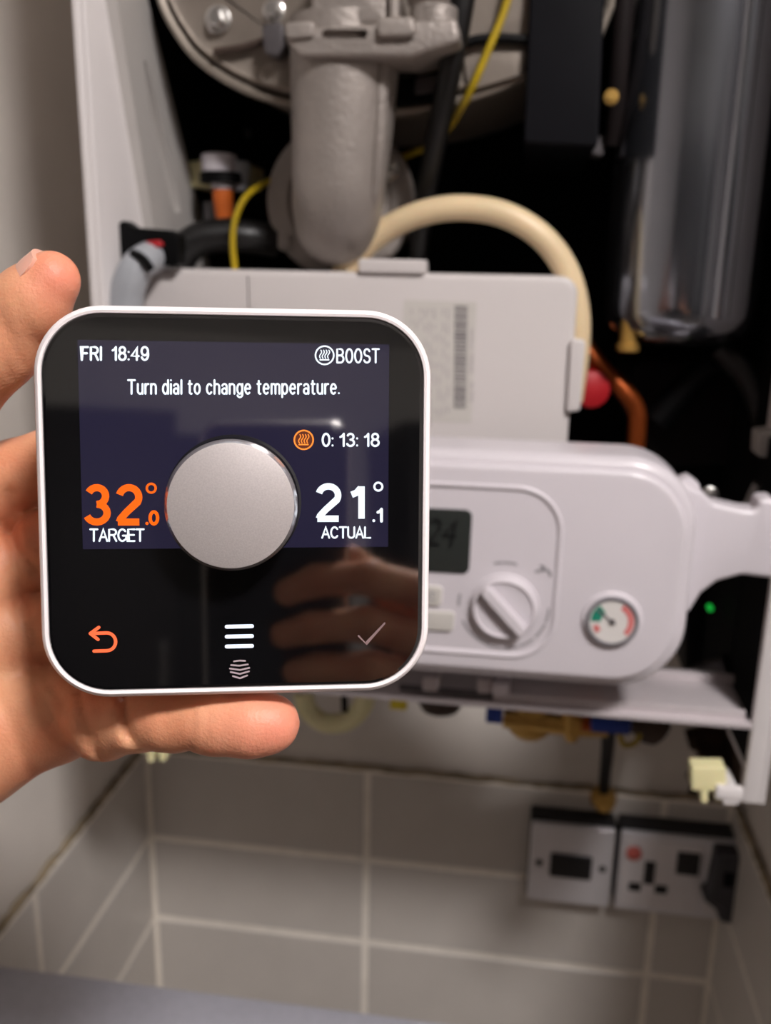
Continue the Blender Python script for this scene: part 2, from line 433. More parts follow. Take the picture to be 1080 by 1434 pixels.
patch('insert', .03, .60, -.86, .86, .0012, 'socket_white', .004)
patch('insert', .62, .97, -.86, .86, .0012, 'socket_white', .004)
patch('switch', .41, .57, .12, .66, .004, 'socket_black')
nx, nz = at(.10, .52)
link_mesh('neon', *lathe((nx, Y(.8352), nz), (0, -1, 0), [(0, .0078), (.003, .0076), (.005, .0055), (.0058, .001)], 20), 'neon_red', t)
patch('pin_slot', .185, .265, -.25, .34, .0019, 'socket_black', .0006)
patch('pin_slot', .085, .175, -.46, -.24, .0019, 'socket_black', .0006)
patch('pin_slot', .275, .365, -.46, -.24, .0019, 'socket_black', .0006)
# a black plug pushed into the right-hand outlet, its own thing
px_, pz_ = at(.80, .08)
pl = thing('mains_plug', (px_, Y(.834), pz_-.03), 'black mains plug pushed into the double chrome socket', 'plug')
plo = fillet([(px_-.017, pz_+.036), (px_-.019, pz_-.004), (px_-.024, pz_-.012), (px_-.012, pz_-.022), (px_-.008, pz_-.033), (px_+.016, pz_-.036), (px_+.022, pz_-.012), (px_+.019, pz_+.036)], .004, 4)
plo = [V((px_+(q.x-px_)*1.22, pz_+(q.y-pz_)*1.12)) for q in plo]
link_mesh('plug_body', *prism([tuple(q) for q in plo], Y(.815), Y(.8352), .005), 'plug_grey', pl)
link_mesh('grip', *prism(rrect(px_+.002, px_+.008, pz_-.016, pz_+.018, .002), Y(.812), Y(.816), .001), 'dark_metal', pl)
link_mesh('fuse_cover', *prism(rrect(px_-.012, px_-.002, pz_+.006, pz_+.022, .002), Y(.8135), Y(.816), .001), 'navy_black', pl)

# ================================================================ BOILER
DF = .53                        # casing front
bx0, bx1 = -.2555, .1665
zbot, ztop = CAM.z-.319, CAM.z+.40
B = thing('boiler', ((bx0+bx1)/2, Y(.70), zbot), 'wall-hung white combi boiler with its front cover off', 'boiler')
def bp(name, m, material, label=None, parent=None, **k):
    o = link_mesh(name, *m, material, parent or B, **k)
    if label: o['label'] = label
    return o
# casing
bp('side_panel', join(box((bx0, Y(DF), zbot), (bx0+.006, Y(.86), ztop), .002), box((bx0+.0055, Y(DF), zbot), (bx0+.009, Y(DF)+.003, ztop), .0012)), 'white_paint')
bp('side_panel', join(box((bx1-.004, Y(DF), zbot), (bx1, Y(.86), ztop), .0015), box((bx1-.014, Y(DF), zbot), (bx1-.003, Y(DF)+.006, ztop), .002), box((bx1-.030, Y(DF)+.001, zbot), (bx1-.012, Y(DF)+.006, zbot+.010), .002)), 'white_paint')
bp('top_panel', box((bx0+.006, Y(DF)+.002, ztop-.004), (bx1-.004, Y(.86), ztop)), 'white_paint', smooth=False)
bp('back_panel', box((bx0+.006, Y(.845), CAM.z-.272), (bx1-.004, Y(.866), ztop-.003)), 'black_back', 'black lined back of the boiler', smooth=False)
xi = bx0+.006
def side_mesh(pts, x0, th):                          # flat sheet on a side wall, outline in (depth, height over the lens)
    n = len(pts); vs = [V((x0, Y(a_), CAM.z+b2)) for a_, b2 in pts]+[V((x0+th, Y(a_), CAM.z+b2)) for a_, b2 in pts]
    return vs, [tuple(range(n)), tuple(range(n, 2*n))]+[(i, (i+1) % n, n+(i+1) % n, n+i) for i in range(n)]
def side_sheet(name, pts, x0, th, m, label=None): return bp(name, side_mesh(pts, x0, th), m, label, smooth=False)
liner = side_sheet('side_liner', [(.532, .255), (.5655, .146), (.607, .017), (.615, -.03), (.70, -.03), (.72, -.01), (.699, .036), (.613, .160), (.545, .27)], xi-.0005, .0065, 'grey_paint')
side_sheet('liner_edge', [(.529, .255), (.5625, .146), (.604, .017), (.607, .0), (.611, .0), (.6085, .017), (.567, .146), (.5335, .255)], xi-.0005, .0075, 'grey_paint')
def side_px(px, py):
    r = ray(px, py); t_ = (xi+.002)/r.x; return (r.y*t_, r.z*t_)
carve(liner, side_mesh([side_px(*q) for q in [(193, 85), (196, 85), (213, 148), (240, 259), (246, 296), (238, 298), (223, 259), (202, 148)]], xi+.0002, .02))
side_sheet('side_liner', [(.545, .27), (.613, .160), (.699, .036), (.72, -.01), (.72, -.27), (.845, -.27), (.845, .39), (.545, .39)], xi-.0005, .0015, 'black_back', 'black inner lining')
bp('side_liner', box((bx1-.0070, Y(.538), zbot+.012), (bx1-.0035, Y(.845), CAM.z-.10)), 'black_back', 'black inner lining', smooth=False)
bp('side_liner', box((bx1-.0075, Y(.62), CAM.z-.27), (bx1-.0035, Y(.845), ztop-.01)), 'black_back', 'black inner lining', smooth=False)

# control box behind the panel
DB = .575
gx0, gx1 = PX(184, 450, DB).x, PX(802, 520, DB).x
gz1 = PX(500, 381, DB).z; gz0 = PX(700, 720, DB).z
cb = bp('control_box', prism(rrect(gx0, gx1, gz0, gz1, .011), Y(DB), Y(DB)+.05, .0035), 'box_plastic', 'pale grey plastic cover of the electronics')
def on_box(name, pts, h, m, r=.002, parent=cb, bev=.0012, d=DB):
    return bp(name, prism(fillet(outl(pts, d), r, 4), Y(d-h), Y(d)+.012, bev), m, parent=parent)
on_box('latch', [(503, 362), (597, 364), (597, 384), (503, 382)], .003, 'box_plastic')
on_box('latch', [(799, 474), (820, 477), (812, 574), (793, 577)], .004, 'box_plastic')
carve(cb, prism(outl([(345.8, 386), (348.2, 386), (350, 440), (347.4, 440)], DB), Y(DB)-.01, Y(DB)+.004))
# barcode and print on a paper label
on_box('paper_label', [(566, 420), (668, 423), (660, 592), (558, 588)], .0002, 'button_grey', 0, bev=0)
bars = []
y = 428.0
while y < 571:
    hgt = random.choice([1.2, 2.0, 3.0, 4.2]); gap = random.choice([.8, 1.2, 1.8])
    o_ = (y-428)/145
    a = 637-o_*1.5; b_ = 655-o_*2.5
    p = outl([(a, y), (b_, y+.4), (b_, y+.4+hgt), (a, y+hgt)], DB); bars.append(prism(p, Y(DB-.0004), Y(DB)))
    y += hgt+gap
bp('barcode', join(*bars), 'print_black', 'grey printed barcode', parent=cb, smooth=False)
lines = []
for k in range(9):
    a = 575+k*6.4
    y = 432
    while y < 582:
        ln = random.uniform(6, 18)
        if random.random() < .72 and a > 0: lines.append(prism(outl([(a, y), (a+3, y+.1), (a+3, y+ln), (a, y+ln)], DB), Y(DB-.0004), Y(DB)))
        y += ln+random.uniform(4, 12)
for y0, y1_ in [(460, 490), (495, 522), (535, 545), (548, 563)]:
    lines.append(prism(outl([(659, y0), (663.5, y0), (662.5, y1_), (658, y1_)], DB), Y(DB-.0004), Y(DB)))
bp('label_print', join(*lines), 'print_soft', 'faint grey printed lines', parent=cb, smooth=False)

# control panel
DP = .497
px0w, px1w = PX(255, 800, DP).x, PX(974, 780, DP).x
pz1 = PX(720, 634, DP).z; pz0 = PX(760, 957, DP).z
cp = bp('control_panel', prism(rrect(px0w, px1w, pz0, pz1, .040, 14), Y(DP), Y(DP)+.040, .007, seg=6), 'white_plastic', 'glossy white rounded control panel')
bp('face_plate', prism(rrect(px0w+.006, px1w-.0055, pz0+.006, pz1-.0065, .036, 14), Y(DP-.0035), Y(DP)+.004, .0035, seg=5), 'white_plastic', parent=cp)
DPF = DP-.0035
def on_panel(name, pts, h, m, r=.002, bev=.0008, label=None, back=.002):
    o = bp(name, prism(fillet(outl(pts, DPF), r, 5), Y(DPF-h), Y(DPF)+back, bev), m, parent=cp)
    if label: o['label'] = label
    return o
ix0, ix1 = PX(300, 800, DPF).x, PX(786, 800, DPF).x
iz1, iz0 = PX(700, 678, DPF).z, PX(700, 921, DPF).z
# raised surround of the display and dial: a rounded ridge
ring_o = rrect(ix0, ix1, iz0, iz1, .026, 12)
rings = []
for ins, h in [(0, -.0005), (.0006, .0010), (.0016, .0015), (.0028, .0010), (.0036, .0002), (.0040, -.0008)]:
    rings.append((offset([V(q) for q in ring_o], ins), Y(DPF-h)))
bp('ridge', loft(rings, XZ, False, False), 'white_plastic', parent=cp)
on_panel('display', [(520, 708), (662, 714), (657, 804), (515, 796)], .0010, 'lcd', .004, label='dark liquid crystal display')
ps = outl([(600, 768), (650, 770), (650, 727), (600, 726)], DPF)
tx = fit2(text2('24', .25), ps[0][0]-.002, ps[0][1]+.002, ps[1][0]-.004, ps[2][1])
bp('display_digits', lift(tx, XZ, Y(DPF-.0013)), 'lcd_digit', 'dim black digits', parent=cp, smooth=False)
on_panel('button', [(588, 818), (621, 821), (618, 848), (586, 845)], .002, 'button_grey', .0025)
on_panel('button', [(575, 853), (638, 856), (635, 883), (572, 880)], .002, 'button_grey', .0025)
ic = outl([(597, 832), (613, 833), (613, 828), (608, 836)], DPF)
bp('button_print', join(lift(stroke2(circ(*outl([(606, 833)], DPF)[0], .0022, 14, .4, 5.6), .0007), XZ, Y(DPF-.0022)), lift(stroke2([outl([(606, 829)], DPF)[0], outl([(606, 833)], DPF)[0]], .0007), XZ, Y(DPF-.0022))), 'print_grey', parent=cp, smooth=False)
# rotary dial
kc = PX(706, 849, DPF); kc.y = Y(DPF)
pxm = .5/F_PX*1.055                            # metres per pixel near here
KR = 46*pxm
bp('dial_skirt', lathe(kc, (0, -1, 0), [(-.001, KR*1.05), (.0012, KR*1.04), (.002, KR*1.0)], 48), 'white_plastic', parent=cp)
bp('dial_knob', lathe(kc, (0, -1, 0), [(0, KR*.98), (.0045, KR*.95), (.0058, KR*.92), (.0063, KR*.87), (.0048, KR*.82), (.0042, KR*.4), (.0042, .0003)], 48), 'white_plastic', parent=cp)
a = PX(674, 819, DPF); b_ = PX(741, 895, DPF); dirv = V((b_.x-a.x, 0, b_.z-a.z)).normalized(); nv = V((-dirv.z, 0, dirv.x)); L_ = KR*.90
rid = [(-L_, -.0032), (L_, -.0032), (L_, .0032), (-L_, .0032)]
fr = lambda u, v, h: kc+dirv*u+nv*v+V((0, -h, 0))
bp('dial_grip', loft([(fillet(rid, .0025, 5), .004), (fillet(rid, .0025, 5), .0100), (offset(fillet(rid, .0025, 5), .0009), .0110)], fr), 'white_plastic', parent=cp)
for a0, a1, rr_ in [(205, 250, 1.26), (252, 268, 1.28), (272, 290, 1.28), (294, 312, 1.27), (318, 338, 1.26), (343, 360, 1.25), (168, 182, 1.28), (78, 92, 1.30), (95, 104, 1.30)]:
    bp('dial_marking', lift(stroke2(circ(kc.x, kc.z, KR*rr_*1.06, 8, math.radians(a0), math.radians(a1)), .0014), XZ, Y(DPF-.0003)), 'print_grey', parent=cp, smooth=False)
tp = [outl([q], DPF)[0] for q in [(751, 800), (758, 799), (764, 797), (769, 800), (771, 806)]]
bp('tap_symbol', join(lift(stroke2(tp, .0018), XZ, Y(DPF-.0003)), lift(stroke2([outl([(756, 792)], DPF)[0], outl([(763, 793)], DPF)[0]], .0010), XZ, Y(DPF-.0003)), lift(stroke2([outl([(760, 793)], DPF)[0], outl([(760, 798)], DPF)[0]], .0010), XZ, Y(DPF-.0003))), 'print_grey', 'grey printed tap symbol', parent=cp, smooth=False)
# pressure gauge
gc = PX(857, 868, DPF); gc.y = Y(DPF); GR = 36*pxm
bp('gauge_bezel', lathe(gc, (0, -1, 0), [(-.001, GR*1.16), (.0012, GR*1.12), (.0022, GR*1.0)], 40), 'white_plastic', parent=cp)
bp('gauge_ring', lathe(gc, (0, -1, 0), [(.001, GR*1.0), (.0036, GR*.97), (.0036, GR*.86), (.0026, GR*.84)], 40), 'gauge_ring', parent=cp)
bp('gauge_face', lathe(gc, (0, -1, 0), [(.0018, GR*.86), (.0028, GR*.86)], 40), 'gauge_face', parent=cp)
def wedge(r0, r1, a0, a1, h, n=14):
    A0, A1 = math.radians(a0), math.radians(a1); vs, fs = [], []
    for k in range(n+1):
        q = A0+(A1-A0)*k/n
        for r in (r0, r1): vs.append(V((gc.x+r*math.cos(q), gc.y-h, gc.z+r*math.sin(q))))
    return vs, [(2*k, 2*k+1, 2*k+3, 2*k+2) for k in range(n)]
bp('gauge_green_zone', wedge(GR*.42, GR*.80, 128, 182, .0031), 'gauge_green', parent=cp, smooth=False)
bp('gauge_red_zone', wedge(GR*.58, GR*.80, -42, 62, .0031), 'gauge_red', parent=cp, smooth=False)
bp('gauge_red_zone', wedge(GR*.52, GR*.74, 196, 222, .0031), 'gauge_red', parent=cp, smooth=False)
na = math.radians(142)
bp('gauge_needle', lift(stroke2([(gc.x-.002*math.cos(na), gc.z-.002*math.sin(na)), (gc.x+GR*.7*math.cos(na), gc.z+GR*.7*math.sin(na))], .0011), XZ, gc.y-.0035), 'gauge_ring', parent=cp, smooth=False)
bp('gauge_hub', lathe(gc, (0, -1, 0), [(.0028, .0016), (.0042, .0014)], 14), 'dark_metal', parent=cp)
# arm that carries the panel on the right
arm = fillet(outl([(940, 668), (985, 690), (1000, 705), (1040, 714), (1062, 716), (1062, 699), (1090, 699), (1090, 812), (1040, 806), (1005, 815), (982, 832), (965, 860), (940, 860)], .515), .004, 5)
bp('panel_arm', prism([tuple(q) for q in arm], Y(.515), Y(.531), .003), 'white_plastic')
on_b = lambda name, pts, d, dep, m, r=.002, bev=.001, label=None: bp(name, prism([tuple(q) for q in fillet(outl(pts, d), r, 4)], Y(d), Y(d)+dep, bev), m, label)
on_b('arm_tab', [(946, 676), (966, 668), (980, 678), (984, 708), (955, 712)], .522, .012, 'white_plastic')

# bottom rail: open channel
rz = PX(1045, 1021, DF).z
xr0, xr1 = bx0+.009, PX(1046, 1010, DF).x
xm = PX(872, 985, DF).x
bp('bottom_rail', box((xr0, Y(DF)+.0005, rz), (bx1-.014, Y(.60), rz+.0035), .001), 'rail_metal', 'grey folded metal rail')
bp('rail_lip', box((xr0, Y(DF)-.001, rz), (bx1-.014, Y(DF)+.002, rz+.004), .001), 'rail_metal')
bp('rail_tray', box((xm, Y(DF)+.004, rz+.003), (xr1, Y(DF)+.007, rz+.010), .001), 'rail_metal', 'folded lip of the tray')
bp('rail_tray', box((xm, Y(DF)+.006, rz+.003), (xr1, Y(.60), rz+.006), .001), 'rail_metal')
bp('rail_tray', box((PX(905, 975, .58).x, Y(.583), rz+.004), (xr1+.004, Y(.588), rz+.0105), .001), 'rail_metal', 'folded lip of the tray')
bp('rail_tray', box((PX(690, 985, DF).x, Y(DF)+.002, rz+.003), (xm, Y(.60), rz+.010), .001), 'rail_metal')
for pts in ([(592, 948), (615, 949), (614, 969), (591, 968)], [(668, 951), (690, 952), (689, 972), (667, 971)]): on_b('hinge_bracket', pts, .527, .02, 'rail_metal')
on_b('hinge_clip', [(690, 957), (714, 958), (713, 976), (689, 975)], .523, .02, 'white_plastic')
bp('hinge_rod', tube([PX(560, 962, .535), PX(700, 975, .535)], .0022, 10, 0), 'dark_metal')

# heat exchanger drum, front face towards the room
DD = .602
arc = [(217, 0), (226, 22), (242, 50), (268, 84), (315, 118), (360, 138), (411, 152), (470, 160), (549, 162), (624, 151), (690, 132), (735, 112)]
aw = [V((PX(a, b_, DD).x, 0, PX(a, b_, DD).z)) for a, b_ in arc]
aw = [V((aw[0].x, 0, ztop-.03))]+[V((aw[0].x-.001, 0, CAM.z+.24))]+catmull(aw, 3)+[V((.035, 0, aw[-1].z+.012)), V((.045, 0, aw[-1].z+.04)), V((.045, 0, ztop-.03))]
dp = [V((q.x, q.z)) for q in aw]
if area2(dp) < 0: dp = dp[::-1]
def ringpart(name, specs, m, c0=False, c1=False, lab=None): bp(name, loft([(offset(dp, i), Y(d)) for i, d in specs], XZ, c0, c1), m, lab)
ringpart('drum_body', [(.006, .80), (.004, DD+.010), (.004, DD+.006)], 'drum_rim', True, True)
ringpart('drum_rim', [(.003, DD+.012), (0, DD+.008), (.0008, DD+.001), (.003, DD), (.0055, DD+.002), (.006, DD+.009)], 'drum_rim', lab='pale rolled metal rim')
ringpart('drum_gasket', [(.0055, DD+.0085), (.0060, DD+.0055), (.0082, DD+.0055), (.0085, DD+.0085)], 'gasket')
ringpart('drum_front', [(.0078, DD+.010), (.0080, DD+.001), (.0098, DD-.001), (.012, DD), (.030, DD-.003), (.034, DD-.004)], 'drum_metal', False, True)
def bolt(name, px, py, d, r, h, m='bright_steel', seg=6):
    c = PX(px, py, d); c.y = Y(d)
    return bp(name, join(lathe(c, (0, -1, 0), [(-.003, r*1.5), (.001, r*1.5), (.0014, r*1.3)], 24), lathe(c, (0, -1, 0), [(.001, r), (h, r), (h+.0008, r*.75)], seg)), m, smooth=False)
bolt('bolt', 306, 28, DD-.003, .0055, .006)
bolt('bolt', 384, 16, DD-.003, .0045, .006)
on_b('drum_plate', [(386, 78), (404, 72), (414, 92), (414, 128), (372, 118), (356, 106)], DD-.006, .006, 'drum_metal', .004)
on_b('drum_plate', [(648, 75), (735, 64), (735, 104), (655, 128)], DD-.004, .006, 'drum_metal', .003)
on_b('clamp_block', [(366, 34), (396, 30), (398, 66), (388, 80), (370, 74)], DD-.02, .03, 'dark_metal', .003)
bp('seam_wire', tube([PX(300, 72, DD-.005), PX(340, 66, DD-.006), PX(372, 56, DD-.008)], .0022, 8, 4), 'gasket')
on_b('dark_bracket', [(548, 88), (640, 78), (634, 138), (548, 150)], DD-.004, .006, 'black_plastic', .002)
on_b('bracket_plate', [(582, 108), (612, 104), (610, 128), (580, 132)], DD-.006, .006, 'dark_metal', .002)
bp('black_cable', tube([PX(530, 110, DD-.010), PX(590, 95, DD-.010), PX(650, 62, DD-.009), PX(690, 54, DD-.008), PX(740, 56, DD-.007)], .003, 10, 6), 'black_plastic')
# duct that drops from the flange and turns into the round mounting disc
dd = .585
bp('duct', tube([PX(484, 30, dd), PX(483, 90, dd), PX(479, 190, dd+.001), PX(474, 270, dd+.004), PX(472, 305, dd+.016), PX(472, 312, dd+.030), PX(472, 314, .655)], [.0325, .0325, .0305, .0285, .0275, .027, .027], 32, 8), 'cast_metal', 'cast metal elbow duct')
bp('duct_rib', tube([PX(536, 80, dd-.018), PX(532, 190, dd-.016), PX(524, 268, dd-.010), PX(512, 310, dd+.002)], [.004, .004, .004, .003], 10, 6), 'cast_metal')
dc = PX(477, 283, .645)
dc.y = Y(.645)
DR = 101*.645/F_PX*1.0
bp('mounting_disc', lathe(dc, (0, -1, 0), [(-.03, DR*.92), (-.006, DR*.94), (-.005, DR), (.002, DR), (.004, DR*.97), (.004, DR*.72), (.001, DR*.68)], 48), 'cast_metal')
bolt('bolt', 543, 236, .641, .0055, .004, seg=20)
bolt('bolt', 400, 338, .641, .0045, .003, 'cast_metal', seg=20)
flange = on_b('duct_flange', [(398, 56), (404, 40), (640, 24), (646, 58), (600, 72), (575, 80), (420, 80)], .548, .06, 'cast_metal', .004, .003)
on_b('flange_cap', [(398, 30), (440, 28), (440, 52), (398, 56)], .545, .05, 'cast_metal', .003, .002)
on_b('flange_cap', [(528, 24), (580, 22), (582, 50), (528, 52)], .543, .05, 'cast_metal', .003, .002)
carve(flange, prism([tuple(q) for q in fillet(outl([(450, 40), (514, 40), (514, 53), (450, 53)], .5465), .002, 4)], Y(.53), Y(.59)))
on_b('fan_outlet', [(434, -80), (545, -80), (545, 36), (434, 36)], .555, .06, 'cast_metal', .004, .004)
on_b('outlet_rib', [(544, -80), (560, -80), (558, 28), (544, 28)], .55, .05, 'cast_metal', .002, .002)
for px, py in ((611, 36), (600, 4)):
    c = PX(px, py, .56); bp('gas_nut', lathe(c, (0, 0, 1), [(-.014, .007), (-.012, .010), (-.002, .010), (0, .012), (.008, .012), (.010, .009)], 12), 'cast_metal')
on_b('valve_bracket', [(636, -40), (664, -40), (650, 66), (630, 78)], .572, .012, 'cast_metal', .003)
# black strut, earth wire, cream hose
bp('black_conduit', tube([PX(656, -60, .572), PX(645, 20, .572), PX(628, 110, .58), PX(608, 210, .603), PX(592, 300, .625), PX(585, 380, .64)], [.0075, .007, .0072, .0068, .0066, .006], 14, 6), 'rubber')
bp('earth_wire', tube([PX(722, -50, .585), PX(708, 10, .585), PX(684, 70, .583), PX(660, 125, .585), PX(638, 165, .60), PX(612, 198, .63), PX(575, 216, .65), PX(540, 225, .665)], .0023, 8, 6), 'yellow_wire', 'yellow earth wire')
bp('earth_wire', tube([PX(405, 245, .665), PX(372, 256, .64), PX(345, 275, .615), PX(330, 305, .608), PX(326, 340, .604), PX(330, 385, .602)], .0021, 8, 6), 'yellow_wire', 'yellow earth wire')
bp('cream_hose', tube([PX(470, 400, .612), PX(496, 360, .610), PX(540, 322, .605), PX(590, 299, .60), PX(645, 291, .598), PX(705, 300, .597), PX(757, 330, .597), PX(792, 376, .598), PX(808, 430, .60), PX(809, 490, .602), PX(800, 560, .605)], .0078, 16, 8), 'cream_hose', 'cream plastic hose arching over the box')
# left cluster of fittings
on_b('valve_body', [(262, 226), (290, 222), (296, 240), (350, 226), (345, 262), (300, 262), (262, 262)], .68, .04, 'cream_plastic', .003)
c = PX(307, 228, .665); bp('white_collar', lathe(c, (0, 0, 1), [(-.007, .010), (-.006, .0125), (.005, .0125), (.006, .010)], 24), 'white_plastic')
c = PX(336, 238, .67); bp('white_collar', lathe(c, (0, 0, 1), [(-.014, .006), (.004, .008), (.006, .006)], 20), 'grey_pipe')
bp('black_band', lathe(PX(310, 250, .664), (0, 0, 1), [(-.0035, .015), (.0035, .015)], 24), 'black_plastic')
bp('orange_tube', tube([PX(311, 252, .662), PX(312, 275, .662), PX(315, 305, .663)], [.0072, .0072, .0066], 16, 4), 'orange_plastic', 'orange plastic tube')
bp('white_stub', tube([PX(311, 254, .6615), PX(311.5, 265, .6615)], .0078, 16, 0), 'white_plastic')
bp('grey_clip', lathe(PX(308, 296, .68), (0, 0, 1), [(-.006, .012), (.006, .012)], 16), 'dark_metal')
bp('black_hose', tube([PX(244, 395, .63), PX(254, 358, .63), PX(276, 337, .632), PX(305, 330, .635), PX(350, 332, .64), PX(385, 338, .65)], .0115, 16, 6), 'rubber', 'shiny black rubber hose')
on_b('cream_spacer', [(236, 300), (252, 298), (252, 324), (236, 324)], .655, .02, 'cream_plastic', .002)
on_b('black_bracket', [(146, 330), (172, 308), (186, 318), (235, 322), (250, 330), (250, 372), (200, 372), (165, 430), (150, 430)], .564, .012, 'black_plastic', .002)
bp('grey_pipe', tube([PX(176, 460, .552), PX(177, 420, .552), PX(184, 390, .552), PX(198, 368, .556), PX(222, 356, .575)], [.0105, .0105, .0105, .010, .010], 20, 6), 'grey_pipe', 'pale grey bent pipe')
bp('pipe_band', tube([PX(186, 355, .548), PX(200, 362, .544), PX(212, 378, .546)], .0028, 8, 4), 'black_plastic')
on_b('red_connector', [(200, 338), (222, 336), (228, 344), (214, 349)], .560, .01, 'red_plastic', .001)
for px, py in ((262, 186), (344, 186)): bolt('bolt', px, py, .835, .003, .002, 'dark_metal', seg=12)
# right side: black housing, vessel, pipes
on_b('black_housing', [(745, -80), (850, -80), (838, 206), (733, 200)], .588, .16, 'navy_black', .003, .002, 'matt black housing')
bp('thin_pipe', tube([PX(878, -40, .62), PX(870, 60, .622), PX(864, 130, .628), PX(858, 200, .64)], .006, 12, 6), 'brown_dark')
bolt('bolt', 856, 136, .615, .003, .002, 'brass', seg=12)
on_b('housing_bracket', [(826, 190), (850, 190), (846, 220), (826, 215)], .64, .02, 'dark_metal', .003)
vx, vd, vr = .1035, .645, .049
vz = PX(1000, 488, .62).z
vc = V((vx, Y(vd), vz))
prof = [(0, .004), (.0005, vr*.45), (.004, vr*.75), (.011, vr*.93), (.020, vr*.992), (.028, vr), (.036, vr*1.0)]
bp('vessel', lathe(vc, (0, 0, 1), prof+[(ztop-.02-vz, vr)], 64), 'vessel_grey', 'dark grey glossy expansion vessel')
bp('vessel_seam', tube([V((vx+vr*.36, Y(vd)-vr*.90, vz+.020)), V((vx+vr*.36, Y(vd)-vr*.90, ztop-.03))], .0060, 12, 0), 'vessel_grey')
bp('vessel_nipple', lathe(PX(880, 480, .62), (0, 0, -1), [(-.02, .006), (0, .006), (.001, .0075), (.005, .0075), (.006, .005)], 16), 'brass')
bp('copper_pipe', tube([PX(815, 478, .66), PX(838, 510, .655), PX(872, 545, .65), PX(890, 572, .65), PX(892, 600, .65), PX(888, 650, .65), PX(884, 720, .65)], .0065, 14, 6), 'copper', 'bent copper pipe')
c = PX(828, 545, .64); bp('red_cap', lathe(c, (.2, -1, 0), [(-.02, .012), (.0, .013), (.004, .012), (.006, .006)], 20), 'red_plastic', 'red plastic cap')
on_b('pump_block', [(880, 500), (1010, 500), (1060, 560), (1066, 650), (930, 655), (890, 600)], .70, .10, 'brown_dark', .01, .006)
bp('black_hose', tube([PX(920, 590, .66), PX(965, 540, .66), PX(1005, 510, .66), PX(1060, 515, .67), PX(1100, 560, .68)], .010, 14, 6), 'black_plastic', 'matt black hose')
bp('black_hose', tube([PX(780, 625, .63), PX(820, 640, .63), PX(870, 680, .63)], .006, 12, 6), 'black_plastic', 'matt black hose')
bp('black_hose', tube([PX(1010, 490, .655), PX(1050, 530, .645), PX(1075, 600, .64), PX(1078, 690, .64)], .009, 14, 6), 'rubber', 'matt black hose')
on_b('white_connector', [(1064, 606), (1090, 604), (1090, 642), (1062, 640)], .60, .02, 'grey_paint', .002)
bolt('screw', 994, 694, .60, .004, .003, 'bright_steel', seg=16)
bp('bright_rod', tube([PX(1062, 678, .58), PX(1048, 706, .585)], .0035, 10, 0), 'bright_steel')
on_b('pump_block', [(960, 640), (1085, 640), (1085, 960), (960, 960)], .72, .08, 'black_plastic', .01, .004)
c = PX(995, 852, .66); bp('green_light', lathe(c, (0, -1, 0), [(-.004, .0022), (.001, .0022), (.003, .001)], 14), 'led_green', 'small glowing green light')
bp('drain_pipe', tube([PX(950, 965, .64), PX(990, 945, .635), PX(1020, 935, .63)], .010, 14, 4), 'dark_metal')
on_b('grey_fitting', [(1030, 905), (1050, 893), (1078, 905), (1075, 930), (1040, 925)], .62, .03, 'dark_metal', .004)
bp('screw', lathe(PX(966, 962, .62), (0, -.6, 1), [(0, .006), (.004, .006), (.005, .004)], 16), 'dark_metal')
# pipework below the rail
bp('cream_loop', tube([PX(424, 968, .70), PX(432, 995, .70), PX(455, 1012, .70), PX(485, 1010, .70), PX(506, 992, .70), PX(514, 968, .70)], .0085, 14, 6), 'cream_plastic', 'loop of cream hose below the boiler')
bp('black_tail', tube([PX(482, 965, .66), PX(483, 996, .66)], .0028, 8, 0), 'black_plastic')
bp('yellow_tag', box(PX(546, 992, .64)-V((0, 0, .001)), PX(570, 970, .64)+V((0, .006, 0)), .001), 'yellow_plastic', 'yellow tag')
bp('dark_cap', lathe(PX(617, 975, .66), (0, 0, -1), [(-.01, .018), (.004, .018), (.010, .015), (.013, .008)], 24), 'gasket')
def handle(px0, px1, py0, py1, d): return box(PX(px0, py1, d), PX(px1, py0, d)+V((0, .012, 0)), .0015)
bp('valve_handle', handle(680, 705, 990, 1013, .62), 'blue_plastic', 'blue valve handle')
bp('valve_handle', join(handle(828, 884, 1012, 1026, .60), handle(872, 886, 1005, 1028, .605)), 'blue_plastic', 'blue valve handle')
bp('brass_fitting', lathe(PX(742, 1007, .64), (0, 0, -1), [(-.015, .016), (.002, .017), (.008, .016), (.013, .011), (.014, .004)], 18), 'brass')
bp('brass_fitting', tube([PX(705, 1005, .63), PX(760, 1012, .63), PX(815, 1018, .63), PX(850, 1018, .63)], .0075, 14, 4), 'brass')
bp('brass_fitting', lathe(PX(802, 1013, .63), (0, 0, -1), [(-.01, .009), (.006, .009), (.008, .006), (.013, .005), (.014, .004)], 14), 'brass')
bp('copper_tail', tube([PX(815, 1012, .615), PX(866, 1016, .615)], .006, 14, 0), 'copper')
bp('dark_cap', lathe(PX(905, 1010, .64), (.6, 0, -.5), [(-.01, .013), (.008, .014), (.014, .011), (.015, .004)], 24), 'gasket')
bp('green_wire', tube([PX(866, 1022, .62), PX(874, 1043, .62), PX(890, 1040, .62), PX(896, 1028, .62)], .002, 8, 5), 'yellow_wire')
# gas pipe into the wall
bp('drop_pipe', tube([PX(853, 1010, .66), PX(851, 1050, .74), PX(847, 1090, .82), PX(846, 1106, .85)], [.0062, .0055, .0055, .0055], 14, 5), 'black_plastic', 'black pipe running down to the wall')
pc = PX(845, 1118, .862); pc.y = -.006
bp('pipe_flange', lathe(pc, (0, -1, 0), [(-.003, .0135), (.004, .0135), (.007, .012), (.014, .010), (.016, .007), (.016, .002)], 24), 'brass', 'brass fitting where the pipe meets the wall')
